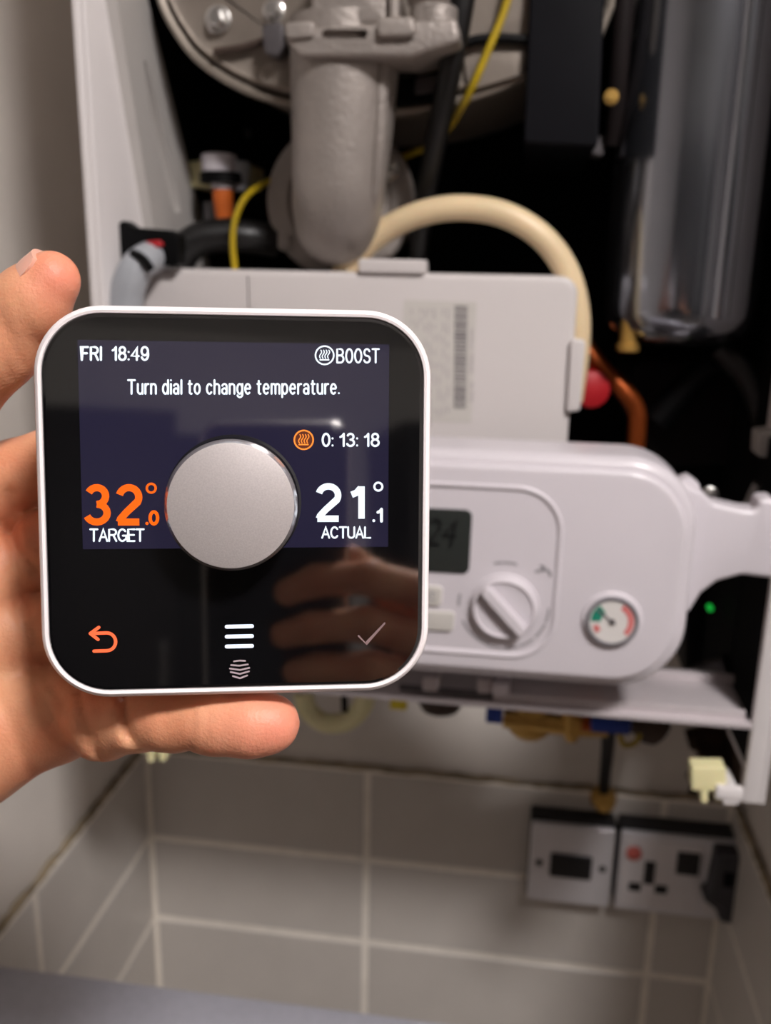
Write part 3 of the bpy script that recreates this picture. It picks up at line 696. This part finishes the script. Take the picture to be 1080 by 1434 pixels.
# clips at the bottom corners of the casing
def clip(px, py, s, d):
    def blk(a0, a1, b0, b1, th): return prism([tuple(q) for q in fillet(outl([(px+a0*s, py+b0*s), (px+a1*s, py+b0*s+1), (px+a1*s, py+b1*s+1), (px+a0*s, py+b1*s)], d), .0012, 3)], Y(d), Y(d)+th, .0006)
    bp('casing_clip', join(blk(-25, 23, -22, 10, .012), blk(-12, -2, 4, 27, .010), blk(8, 19, 4, 25, .010)), 'cream_plastic', 'pale yellow plastic clip')
clip(994, 1097, 1, .534)
clip(216, 1046, .8, .56)
on_b('white_hook', [(1016, 1100), (1026, 1096), (1034, 1104), (1030, 1112), (1038, 1118), (1036, 1128), (1012, 1128)], .532, .02, 'white_paint', .002)
on_b('white_hook', [(184, 1040), (200, 1040), (202, 1054), (186, 1054)], .575, .02, 'white_paint', .002)

# ================================================================ THERMOSTAT
TV = (0.09474068450149391, 0.10371581839754566, -0.0005136992920895281)
TT = (-0.03636760865508471, 0.0016765026985173927, -0.22486708257164478)
ang = V(TV).length; Rl = Matrix.Rotation(ang, 3, V(TV).normalized())
Mc = Matrix(((rt.x, up.x, -fw.x), (rt.y, up.y, -fw.y), (rt.z, up.z, -fw.z)))
TR_ = Mc @ Rl; TO = CAM+Mc @ V(TT)
UX, UY, UN = TR_ @ V((1, 0, 0)), TR_ @ V((0, 1, 0)), TR_ @ V((0, 0, 1))
def TF(u, v, h): return TO+UX*u+UY*v+UN*h       # h towards the viewer, metres
def tl(px, py, h=0):                            # pixel -> thermostat plane coordinates
    r = ray(px, py); o = CAM-TO-UN*h
    t_ = -(o.dot(UN))/r.dot(UN); q = o+r*t_; return V((q.dot(UX), q.dot(UY)))
S = .048
T = thing('smart_thermostat', TF(0, -S, -.012), 'square white smart thermostat with black glass front held up in a hand', 'thermostat')
def tp_(name, m, material, label=None, parent=None, **k):
    o = link_mesh(name, *m, material, parent or T, **k)
    if label: o['label'] = label
    return o
sq = rrect(-S, S, -S, S, .0165, 14)
body = []
for ins, h in [(.006, -.0265), (.0035, -.026), (.0022, -.0235), (.0004, -.010), (0, -.004), (.0001, -.0016), (.0006, -.0005), (.0013, 0), (.0019, -.0002), (.0021, -.0008)]: body.append((offset(sq, ins), h))
tp_('housing', loft(body, TF), 'stat_white', 'glossy white plastic housing')
gl = tp_('front_glass', loft([(offset(sq, .0020), -.002), (offset(sq, .0020), -.0007), (offset(sq, .00235), -.0003), (offset(sq, .0030), -.0002)], TF), 'stat_glass', 'black glass front', smooth=False)
c4 = [tl(108, 474), tl(548, 484), tl(541, 768), tl(116, 767)]
x0 = (c4[0].x+c4[3].x)/2; x1_ = (c4[1].x+c4[2].x)/2; y0_ = (c4[2].y+c4[3].y)/2; y1_ = (c4[0].y+c4[1].y)/2
HS = -.0002
tp_('lit_screen', loft([([V((x0, y0_)), V((x1_, y0_)), V((x1_, y1_)), V((x0, y1_))], HS), ([V((x0, y0_)), V((x1_, y0_)), V((x1_, y1_)), V((x0, y1_))], HS+.00006)], TF), 'stat_lit', 'faintly lit display area', parent=gl, smooth=False)
HT = HS+.00014
MP = .225/F_PX                                  # metres per pixel here
def A_(cx, cy, rx, ry, a0, a1, n=14): return [(cx+rx*math.cos(math.radians(a0+(a1-a0)*k/n)), cy+ry*math.sin(math.radians(a0+(a1-a0)*k/n))) for k in range(n+1)]
E_ = lambda cx, cy, rx, ry: A_(cx, cy, rx, ry, 90, 450, 24)
DOT = lambda x, y: [(x, y-.001), (x, y+.001)]
GLY = {
 'F': (.5, [[(.5, 1), (0, 1), (0, 0)], [(0, .52), (.42, .52)]]),
 'R': (.58, [[(0, 0), (0, 1)]+A_(.31, .755, .25, .245, 90, -90)+[(0, .51)], [(.33, .51), (.58, 0)]]),
 'I': (0, [[(0, 0), (0, 1)]]), 'l': (0, [[(0, 0), (0, 1)]]),
 '1': (.28, [[(.26, 0), (.26, 1)], [(0, .74), (.13, .80), (.24, .95)]]),
 '8': (.54, [E_(.27, .765, .225, .235), E_(.27, .265, .27, .265)]),
 ':': (0, [DOT(0, .04), DOT(0, .62)]), '.': (0, [DOT(0, .04)]),
 '4': (.58, [[(.43, 0), (.43, 1), (0, .3), (.58, .3)]]),
 '9': (.54, [E_(.26, .68, .26, .32), A_(.26, .42, .28, .42, 25, -150)]),
 'B': (.58, [[(0, 0), (0, 1)]+A_(.3, .765, .23, .235, 90, -90)+[(0, .53)], [(.3, .53)]+A_(.31, .265, .27, .265, 90, -90)+[(0, 0)]]),
 'O': (.58, [E_(.29, .5, .29, .5)]), '0': (.52, [E_(.26, .5, .26, .5)]),
 'S': (.54, [A_(.27, .75, .24, .25, 20, 270)+A_(.27, .25, .27, .25, 90, -160)[1:]]),
 'T': (.58, [[(0, 1), (.58, 1)], [(.29, 0), (.29, 1)]]),
 'A': (.62, [[(0, 0), (.31, 1), (.62, 0)], [(.11, .33), (.51, .33)]]),
 'G': (.64, [A_(.32, .5, .32, .5, 42, 305)+[(.64, .18), (.64, .46), (.36, .46)]]),
 'E': (.5, [[(.5, 0), (0, 0), (0, 1), (.5, 1)], [(0, .52), (.46, .52)]]),
 'C': (.6, [A_(.31, .5, .31, .5, 40, 320)]),
 'U': (.54, [[(0, 1)]+A_(.27, .28, .27, .28, 180, 360)+[(.54, 1)]]),
 'L': (.46, [[(0, 1), (0, 0), (.46, 0)]]),
 '3': (.53, [A_(.26, .755, .23, .245, 155, -90), A_(.26, .26, .27, .26, 90, -160)]),
 '2': (.54, [A_(.27, .72, .255, .28, 165, -28)+[(.2, .28), (.05, .09), (.02, 0)], [(-.02, 0), (.54, 0)]]),
 'u': (.4, [[(0, .72)]+A_(.2, .22, .2, .22, 180, 350), [(.4, .72), (.4, 0)]]),
 'r': (.24, [[(0, 0), (0, .72)], A_(.22, .44, .22, .28, 180, 80)]),
 'n': (.4, [[(0, 0), (0, .72)], A_(.2, .5, .2, .22, 180, 0)+[(.4, 0)]]),
 'h': (.4, [[(0, 0), (0, 1)], A_(.2, .5, .2, .22, 180, 0)+[(.4, 0)]]),
 'm': (.66, [[(0, 0), (0, .72)], A_(.165, .54, .165, .18, 180, 0)+[(.33, 0)], A_(.495, .54, .165, .18, 180, 0)+[(.66, 0)]]),
 'd': (.43, [E_(.21, .36, .21, .36), [(.43, 0), (.43, 1)]]),
 'p': (.43, [E_(.22, .36, .21, .36), [(0, .72), (0, -.25)]]),
 'g': (.43, [E_(.21, .36, .21, .36), [(.43, .72)]+A_(.22, -.05, .21, .2, 0, -160)]),
 'i': (0, [[(0, 0), (0, .72)], DOT(0, .99)]),
 'a': (.4, [A_(.2, .52, .19, .2, 160, 0)+[(.39, 0)], E_(.19, .2, .19, .2)]),
 't': (.28, [[(.11, .95)]+A_(.23, .12, .12, .12, 180, 285), [(0, .72), (.27, .72)]]),
 'o': (.43, [E_(.215, .36, .215, .36)]), 'c': (.4, [A_(.215, .36, .215, .36, 42, 318)]),
 'e': (.43, [[(.01, .38)]+[(.42, .38)]+A_(.215, .36, .215, .36, 12, 310)])}
def ttext(name, s_, b, m, wpx, label=None, sp=.24, ck=4):
    """thin stroke lettering fitted to a box given in pixels; wpx = stroke width"""
    x = 0; strokes = []
    for ch in s_:
        if ch == ' ': x += .36; continue
        wd_, ss = GLY[ch]
        for q in ss: strokes.append([(x+a, c) for a, c in q])
        x += wd_+sp
    xs = [p[0] for q in strokes for p in q]; ys = [p[1] for q in strokes for p in q]
    xa, xb, ya, yb = min(xs), max(xs), min(ys), max(ys); hw = wpx/2
    f = lambda p: tl(b[0]+hw+(p[0]-xa)/(xb-xa)*(b[2]-b[0]-wpx), b[3]-hw-(p[1]-ya)/(yb-ya)*(b[3]-b[1]-wpx))
    tp_(name, join(*[lift(stroke2([f(p) for p in q], wpx*MP, ck if len(q) > 2 or q[0][0] != q[1][0] or abs(q[0][1]-q[1][1]) > .01 else 4), TF, HT) for q in strokes]), m, label or 'lit text', parent=gl, smooth=False)
ttext('clock_text', 'FRI  18:49', (113, 484.5, 209, 505.5), 'text_white', 3.0)
ttext('mode_text', 'BOOST', (471, 487.5, 532, 509), 'text_white', 2.6)
ttext('message_text', 'Turn dial to change temperature.', (178, 531, 476, 557.5), 'text_white', 2.7)
ttext('countdown_text', '0: 13: 18', (450.5, 606, 532, 626), 'text_white', 3.0)
ttext('target_reading', '32', (117, 678, 200, 736), 'text_orange', 9.8, 'large orange digits', .30, 0)
ttext('target_decimal', '.0', (203.5, 714.5, 223, 736), 'text_orange', 4.6, 'small orange digit', .22)
ttext('target_caption', 'TARGET', (125, 740, 202.5, 759), 'text_white', 2.6, sp=.16)
ttext('actual_reading', '21', (440, 676.5, 511, 731), 'text_white', 9.2, 'large white digits', .34, 0)
ttext('actual_decimal', '.1', (521.5, 711, 536.5, 732), 'text_white', 4.2, sp=.3)
ttext('actual_caption', 'ACTUAL', (450, 737, 520, 754.5), 'text_white', 2.6, sp=.16)
def tstroke(pts, wpx): return lift(stroke2([tl(*p) for p in pts], wpx*MP), TF, HT)
def tring(cx, cy, r, wpx): return tstroke(circ(cx, cy, r, 30), wpx)
tp_('degree_sign', tring(211.8, 683.7, 6.2, 3.2), 'text_orange', 'small orange ring', parent=gl, smooth=False)
tp_('degree_sign', tring(530, 681.5, 5.6, 2.9), 'text_white', 'small white ring', parent=gl, smooth=False)
def heat(cx, cy, r, m, nm, fill=None):
    if fill:
        q = [tl(*p) for p in circ(cx, cy, r-.5, 30)[:-1]]
        tp_('heat_icon_disc', lift((q, [tuple(range(len(q)))]), TF, HS+.0001), fill, parent=gl, smooth=False)
    ps = [tring(cx, cy, r-1, 2.2), tstroke([(cx-r*.45, cy+r*.46), (cx+r*.42, cy+r*.46)], 2.0)]
    for k in range(4):
        bx_ = cx+(k-1.5)*r*.27
        ps.append(tstroke([(bx_+math.sin(j/8*2*math.pi)*r*.09+(.5-j/8)*r*.06, cy-r*.52+j/8*r*.82) for j in range(9)], 1.5))
    tp_(nm, join(*ps), m, parent=gl, smooth=False)
heat(454.7, 497.5, 13.8, 'text_white', 'heat_icon')
heat(425.5, 616, 14.2, 'icon_orange', 'heat_icon', 'icon_fill')
for yc in (877.4, 891.3, 905.1): tp_('menu_bar', tstroke([(317.5, yc+.4), (353, yc-.4)], 5.4), 'icon_white', 'glowing white bar', parent=gl, smooth=False)
zz = lambda x, y: (280+x/9, 850+y/9)
logo = [[(430, 686), (500, 676), (570, 680)], [(394, 733), (500, 741), (604, 724)], [(378, 776), (505, 795), (622, 768)], [(388, 820), (505, 845), (618, 812)], [(416, 872), (505, 899), (596, 864)]]
tp_('maker_emblem', join(*[tstroke([zz(*p) for p in l], 2.4) for l in logo]), 'logo_grey', 'pale grey emblem of stacked bent bars', parent=gl, smooth=False)
zq = lambda x, y: (30+x/3.6, 700+y/3.6)
arc_ = [zq(430+45*math.sin(a_), 716-45*math.cos(a_)) for a_ in [math.pi*k/12 for k in range(13)]]
tp_('back_icon', join(tstroke([zq(352, 674)]+arc_+[zq(366, 763)], 4.6), tstroke([zq(390, 643), zq(347, 674)], 4.6), tstroke([zq(347, 674), zq(386, 704)], 4.6)), 'icon_red', 'glowing orange-red back arrow', parent=gl, smooth=False)
zw = lambda x, y: (320+x/3.6, 700+y/3.6)
tp_('tick_icon', tstroke([zw(656, 686), zw(694, 725), zw(788, 622)], 2.6), 'tick_grey', 'unlit grey tick', parent=gl, smooth=False)
# dial
HD = .0110
dcen = tl(323.5, 708.5, HD); rr0 = (tl(418, 708, HD)-tl(229, 708, HD)).length/2
tax = lambda prof: lathe(TF(dcen.x, dcen.y, 0), UN, prof, 72)
tp_('dial_collar', tax([(-.001, rr0*1.06), (.0004, rr0*1.06), (.001, rr0*1.02), (.001, rr0*.95)]), 'dial_dark')
tp_('dial_side', tax([(.0004, rr0*.985), (HD-.0022, rr0*1.0), (HD-.0018, rr0*.999), (HD-.0001, rr0*.945), (HD-.0001, rr0*.92)]), 'dial_rim', 'polished metal edge of the dial')
tp_('dial_face', tax([(HD-.001, rr0*.944), (HD, rr0*.944), (HD+.0001, rr0*.93), (HD+.0001, .0004)]), 'dial_metal', 'sandblasted silver dial face')

# ================================================================ HAND
def cap_(grid, a, b_, ra, rb):
    pa = grid-np.array(a, np.float32); ba = np.array(b_, np.float32)-np.array(a, np.float32)
    h = np.clip((pa@ba)/max(float(ba@ba), 1e-12), 0, 1)
    return np.linalg.norm(pa-h[..., None]*ba, axis=-1)-(ra+(rb-ra)*h)
def smin(a, b_, k):
    h = np.clip(.5+.5*(b_-a)/k, 0, 1); return b_*(1-h)+a*h-k*h*(1-h)
def surface_nets(F, org, st):
    ins = F < 0; nx, ny, nz = F.shape
    corners = [(i, j, k) for i in (0, 1) for j in (0, 1) for k in (0, 1)]
    sl_ = lambda A, i, j, k: A[i:nx-1+i, j:ny-1+j, k:nz-1+k]
    cnt = sum(sl_(ins, *c).astype(np.int8) for c in corners); act = (cnt > 0) & (cnt < 8)
    idx = -np.ones(act.shape, np.int64); ii = np.argwhere(act); idx[act] = np.arange(len(ii))
    acc = np.zeros((len(ii), 3)); num = np.zeros(len(ii))
    vals = {c: F[ii[:, 0]+c[0], ii[:, 1]+c[1], ii[:, 2]+c[2]] for c in corners}
    for c in corners:
        for ax in range(3):
            if c[ax] == 0:
                e = list(c); e[ax] = 1; e = tuple(e); a, b2 = vals[c], vals[e]; mk = (a < 0) != (b2 < 0)
                t = np.where(mk, a/np.where(mk, a-b2, 1), 0); p = np.tile(np.array(c, float), (len(ii), 1)); p[:, ax] += t
                acc[mk] += p[mk]; num[mk] += 1
    vs = org+(ii+acc/num[:, None])*st; fs = []
    for ax in range(3):
        o1, o2 = [(1, 2), (2, 0), (0, 1)][ax]
        A = ins; s0 = [slice(1, -1)]*3; s1 = [slice(1, -1)]*3
        s0[ax] = slice(0, -1); s1[ax] = slice(1, None)
        ch = A[tuple(s0)] != A[tuple(s1)]; q = np.argwhere(ch)
        off = np.array([1, 1, 1]); off[ax] = 0; q = q+off
        fl = A[tuple(q.T)]
        def cell(d1, d2):
            e = q.copy(); e[:, o1] -= d1; e[:, o2] -= d2; return idx[tuple(e.T)]
        f4 = np.stack([cell(1, 1), cell(0, 1), cell(0, 0), cell(1, 0)], 1)
        f4[~fl] = f4[~fl][:, ::-1]; fs.append(f4)
    return vs, np.concatenate(fs)
def CP(px, py, mm): s = mm/1000; return ((px-540)/F_PX*s, -(py-717)/F_PX*s, s)     # camera-frame point
def build_hand(fingers, palm, arm_, creases, lo, hi, st, kf=.0035, kp=.009):
    lo = np.array(lo); n = np.ceil((np.array(hi)-lo)/st).astype(int)+1
    def evalseg(Fld, a, b_, ra, rb, k):
        mg = max(ra, rb)+.02
        l = np.minimum(a, b_)-mg; h = np.maximum(a, b_)+mg
        i0 = np.clip(np.floor((l-lo)/st).astype(int), 0, n); i1 = np.clip(np.ceil((h-lo)/st).astype(int), 0, n)
        if np.any(i1-i0 < 1): return
        ax = [lo[q]+st*np.arange(i0[q], i1[q]) for q in range(3)]
        g = np.stack(np.meshgrid(*ax, indexing='ij'), -1).astype(np.float32)
        s = tuple(slice(i0[q], i1[q]) for q in range(3))
        Fld[s] = smin(Fld[s], cap_(g, a, b_, ra, rb).astype(np.float32), k)
    big = lambda: np.full(tuple(n), .03, np.float32)
    tot = big()
    for ch in palm+arm_:
        for (a, ra), (b_, rb) in zip(ch, ch[1:]): evalseg(tot, np.array(a), np.array(b_), ra/1000, rb/1000, kp)
    fing = big()
    for ch in fingers:
        one = big()
        for (a, ra), (b_, rb) in zip(ch, ch[1:]): evalseg(one, np.array(a), np.array(b_), ra/1000, rb/1000, kf)
        fing = smin(fing, one, .0012)
    tot = smin(tot, fing, .007)
    ax = [lo[q]+st*np.arange(n[q]) for q in range(3)]
    for pts, depth, sig, w0, w1 in creases:       # skin folds: grooves seen along these pixel curves, on surfaces between two depths
        k0, k1 = int((w0/1000-lo[2])/st), int((w1/1000-lo[2])/st); zc = ax[2][k0:k1]; zm_ = float(zc.mean())
        P = [np.array(q) for q in pts]
        xs = [(q[0]-540)/F_PX*zm_ for q in P]; ys = [-(q[1]-717)/F_PX*zm_ for q in P]; mg = sig*3+.006
        i0, i1 = [int(np.clip((v_-lo[0])/st, 0, n[0])) for v_ in (min(xs)-mg, max(xs)+mg)]
        j0, j1 = [int(np.clip((v_-lo[1])/st, 0, n[1])) for v_ in (min(ys)-mg, max(ys)+mg)]
        if i1 <= i0 or j1 <= j0: continue
        g = np.stack(np.meshgrid(ax[0][i0:i1], ax[1][j0:j1], zc, indexing='ij'), -1)
        q2 = np.stack([540+g[..., 0]/g[..., 2]*F_PX, 717-g[..., 1]/g[..., 2]*F_PX], -1); best = np.full(q2.shape[:-1], 1e9)
        for a, b_ in zip(P, P[1:]):
            ba = b_-a; h = np.clip(((q2-a)@ba)/(ba@ba), 0, 1); best = np.minimum(best, np.linalg.norm(q2-a-h[..., None]*ba, axis=-1))
        tot[i0:i1, j0:j1, k0:k1] += (depth*np.exp(-((best*zm_/F_PX/sig)**2))).astype(np.float32)
    vs, fs = surface_nets(tot, lo, st)
    return [CAM+rt*float(v[0])+up*float(v[1])+fw*float(v[2]) for v in vs], fs.tolist()
thumb = [(CP(72, 392, 243), 7.6), (CP(44, 424, 245), 9.6), (CP(-6, 482, 249), 11.6), (CP(-70, 560, 252), 11.2), (CP(-130, 660, 254), 14)]
index = [(CP(-30, 735, 276), 12), (CP(20, 668, 274), 10.5), (CP(150, 612, 270), 9.5), (CP(290, 575, 268), 8.6), (CP(380, 565, 262), 7.6)]
middle = [(CP(0, 800, 272), 12), (CP(70, 765, 272), 10.5), (CP(230, 735, 272), 9.5), (CP(370, 715, 269), 8.6), (CP(450, 705, 263), 7.6)]
ring = [(CP(20, 890, 272), 12), (CP(100, 868, 272), 10), (CP(240, 845, 272), 9.2), (CP(370, 830, 268), 8.4), (CP(440, 822, 263), 7.4)]
little = [(CP(30, 965, 277), 12), (CP(100, 1000, 266), 9.8), (CP(146, 1014, 256), 9.6), (CP(190, 1010, 249), 7.8), (CP(240, 1008, 244), 7.9), (CP(300, 1012, 240), 7.9), (CP(350, 1014, 239), 8.1), (CP(378, 1013, 239), 7.8)]
palm = [[(CP(-110, 830, 282), 19), (CP(-20, 790, 288), 12), (CP(20, 860, 288), 12)],
        [(CP(-110, 830, 282), 19), (CP(0, 920, 286), 13), (CP(40, 960, 280), 12)],
        [(CP(-130, 700, 270), 14), (CP(-72, 840, 269), 17.5), (CP(-110, 990, 271), 18)],
        [(CP(-150, 1080, 274), 19), (CP(-50, 1040, 272), 18), (CP(40, 1010, 272), 13.5), (CP(80, 1012, 270), 11)],
        [(CP(-50, 1040, 274), 17), (CP(-10, 900, 282), 14)]]
arm_ = [[(CP(-150, 1080, 268), 21), (CP(-280, 1160, 256), 23), (CP(-490, 1310, 232), 27), (CP(-900, 1600, 195), 34)]]
cr = [([(173, 960), (174, 1000), (178, 1024), (182, 1034)], .0026, .0013, 228, 256),
      ([(284, 975), (290, 1005), (284, 1050)], .0008, .0011, 226, 248),
      ([(268, 975), (272, 1010), (266, 1050)], .0007, .0010, 226, 248),
      ([(230, 975), (233, 1010), (230, 1050)], .0004, .0010, 226, 250),
      ([(112, 975), (120, 1010), (130, 1042), (138, 1058)], .0016, .0012, 236, 268),
      ([(64, 985), (84, 1018), (104, 1050)], .0008, .0012, 238, 268),
      ([(14, 690), (16, 740), (22, 800), (34, 880), (50, 960), (72, 1010)], .0018, .0016, 240, 275),
      ([(48, 880), (60, 940), (88, 990)], .0016, .0014, 240, 280),
      ([(0, 730), (26, 770), (52, 800)], .0016, .0014, 245, 280),
      ([(-10, 960), (20, 1020), (40, 1080)], .0006, .0014, 236, 268),
      ([(0, 440), (14, 478), (32, 512)], .0006, .0011, 228, 250),
      ([(-12, 452), (2, 492), (16, 528)], .0006, .0011, 228, 250),
      ([(22, 420), (34, 450), (50, 480)], .0004, .0010, 228, 250)]
hv, hf = build_hand([thumb, index, middle, ring, little], palm, arm_, cr, (-.27, -.19, .15), (.02, .075, .305), .00125)
H = link_mesh('hand', hv, hf, 'skin', smooth=False)
H.data.shade_smooth()
sm = H.modifiers.new('smooth', 'SMOOTH'); sm.factor = .5; sm.iterations = 3
tag(H, 'bare left hand gripping the white thermostat from behind', 'hand')
# warmer fingertips
nt = MATS['skin'].node_tree; bs = nt.nodes['Principled BSDF']; tc = [x for x in nt.nodes if x.type == 'TEX_COORD'][0]; colr = rampn.outputs['Color']
for tip, rad_ in ((CP(395, 1014, 233), .026), (CP(95, 375, 236), .016)):
    q = CAM+rt*tip[0]+up*tip[1]+fw*tip[2]-ORG[H.name]
    vm = nt.nodes.new('ShaderNodeVectorMath'); vm.operation = 'DISTANCE'; vm.inputs[1].default_value = q; nt.links.new(tc.outputs['Object'], vm.inputs[0])
    mr = nt.nodes.new('ShaderNodeMapRange'); mr.inputs['From Min'].default_value = 0; mr.inputs['From Max'].default_value = rad_; mr.inputs['To Min'].default_value = .75; mr.inputs['To Max'].default_value = 0
    nt.links.new(vm.outputs['Value'], mr.inputs['Value'])
    mx = nt.nodes.new('ShaderNodeMix'); mx.data_type = 'RGBA'; nt.links.new(mr.outputs['Result'], mx.inputs[0]); nt.links.new(colr, mx.inputs[6]); mx.inputs[7].default_value = srgb(222, 132, 112)
    colr = mx.outputs[2]
nt.links.new(colr, bs.inputs['Base Color'])
# thumb nail
def nail():
    tip = V(CP(72, 392, 243)); back = V(CP(44, 424, 245)); ax = (tip-back).normalized()
    out = V((-.72, .62, -.32)); out = (out-ax*out.dot(ax)).normalized(); sd = ax.cross(out)
    n, mth = 8, 8; vs, fs = [], []
    cen = back.lerp(tip, .62)
    for top in (1, 0):
        for i in range(n+1):
            u = -1+2*i/n
            for j in range(mth+1):
                v = -1+2*j/mth
                wv = 1-.25*abs(u)**4
                a_ = v*math.radians(52)*wv
                r_ = .0084+.0002-.0010*(u > .3)*(u-.3) + (0.0003 if top else -.0012)
                p = cen+ax*(u*.0062)+(out*math.cos(a_)+sd*math.sin(a_))*r_
                vs.append(CAM+rt*p.x+up*p.y+fw*p.z)
    k = (n+1)*(mth+1); id_ = lambda t, i, j: t*k+i*(mth+1)+j
    for i in range(n):
        for j in range(mth):
            fs.append((id_(0, i, j), id_(0, i+1, j), id_(0, i+1, j+1), id_(0, i, j+1))); fs.append((id_(1, i, j), id_(1, i, j+1), id_(1, i+1, j+1), id_(1, i+1, j)))
    for i in range(n):
        for j in (0, mth): fs.append((id_(0, i, j), id_(0, i+1, j), id_(1, i+1, j), id_(1, i, j)))
    for j in range(mth):
        for i in (0, n): fs.append((id_(0, i, j), id_(0, i, j+1), id_(1, i, j+1), id_(1, i, j)))
    return vs, fs
link_mesh('thumb_nail', *nail(), 'nail', H)

# ================================================================ PHOTOGRAPHER'S PHONE AND RIGHT HAND (behind the lens, seen in the glass)
CW = lambda x, y, z_: CAM+rt*x+up*y+fw*z_
ph = thing('phone', CW(.012, -.14, -.006), 'black phone held upright facing the boiler', 'phone')
po = rrect(-.0435, .0305, -.160, .001, .010, 6)
link_mesh('phone_body', *prism([tuple(q) for q in po], -.0025, -.0105, .002, frame=lambda u, v, h: CW(u, v, h)), 'phone_black', ph)
fro = [V(q) for q in po]
link_mesh('phone_frame', *loft([(offset(fro, .0022), -.0026), (offset(fro, .0006), -.0024), (offset(fro, -.0004), -.004), (offset(fro, -.0004), -.009), (offset(fro, .001), -.0108)], lambda u, v, h: CW(u, v, h), False, False), 'bright_steel', ph)
P3 = lambda x, y, z_: ((x+10)/1000, (y-19)/1000, z_/1000)
f2 = [[(P3(72, -84, -16), 11), (P3(58, -66, 10), 9.5), (P3(28, -56, 13), 8.8), (P3(2, -58, 9), 8), (P3(-12, -64, 7), 7.2)],
      [(P3(72, -104, -16), 11), (P3(60, -92, 12), 9.5), (P3(28, -80, 15), 9), (P3(0, -82, 10), 8), (P3(-14, -86, 7), 7.2)],
      [(P3(70, -122, -16), 11), (P3(58, -114, 11), 9.2), (P3(30, -104, 13), 8.6), (P3(4, -104, 9), 7.8), (P3(-8, -106, 7), 7)],
      [(P3(66, -138, -16), 10), (P3(54, -134, 9), 8.2), (P3(32, -126, 10), 7.6), (P3(14, -126, 7), 7), (P3(4, -127, 6.5), 6.4)],
      [(P3(66, -120, -38), 13), (P3(56, -90, -30), 10.5), (P3(38, -66, -23), 9), (P3(24, -54, -20), 7.6)]]
p2 = [[(P3(78, -92, -28), 14), (P3(76, -140, -30), 15)], [(P3(70, -150, -34), 17), (P3(72, -110, -34), 15)]]
a2 = [[(P3(74, -150, -34), 20), (P3(90, -190, -48), 23), (P3(130, -280, -80), 29)]]
hv2, hf2 = build_hand(f2, p2, a2, [], (-.03, -.31, -.12), (.18, -.05, .035), .002)
H2_ = link_mesh('hand', hv2, hf2, 'skin', smooth=False); H2_.data.shade_smooth()
sm = H2_.modifiers.new('smooth', 'SMOOTH'); sm.factor = .5; sm.iterations = 4
tag(H2_, 'bare right hand wrapped around the black phone', 'hand')
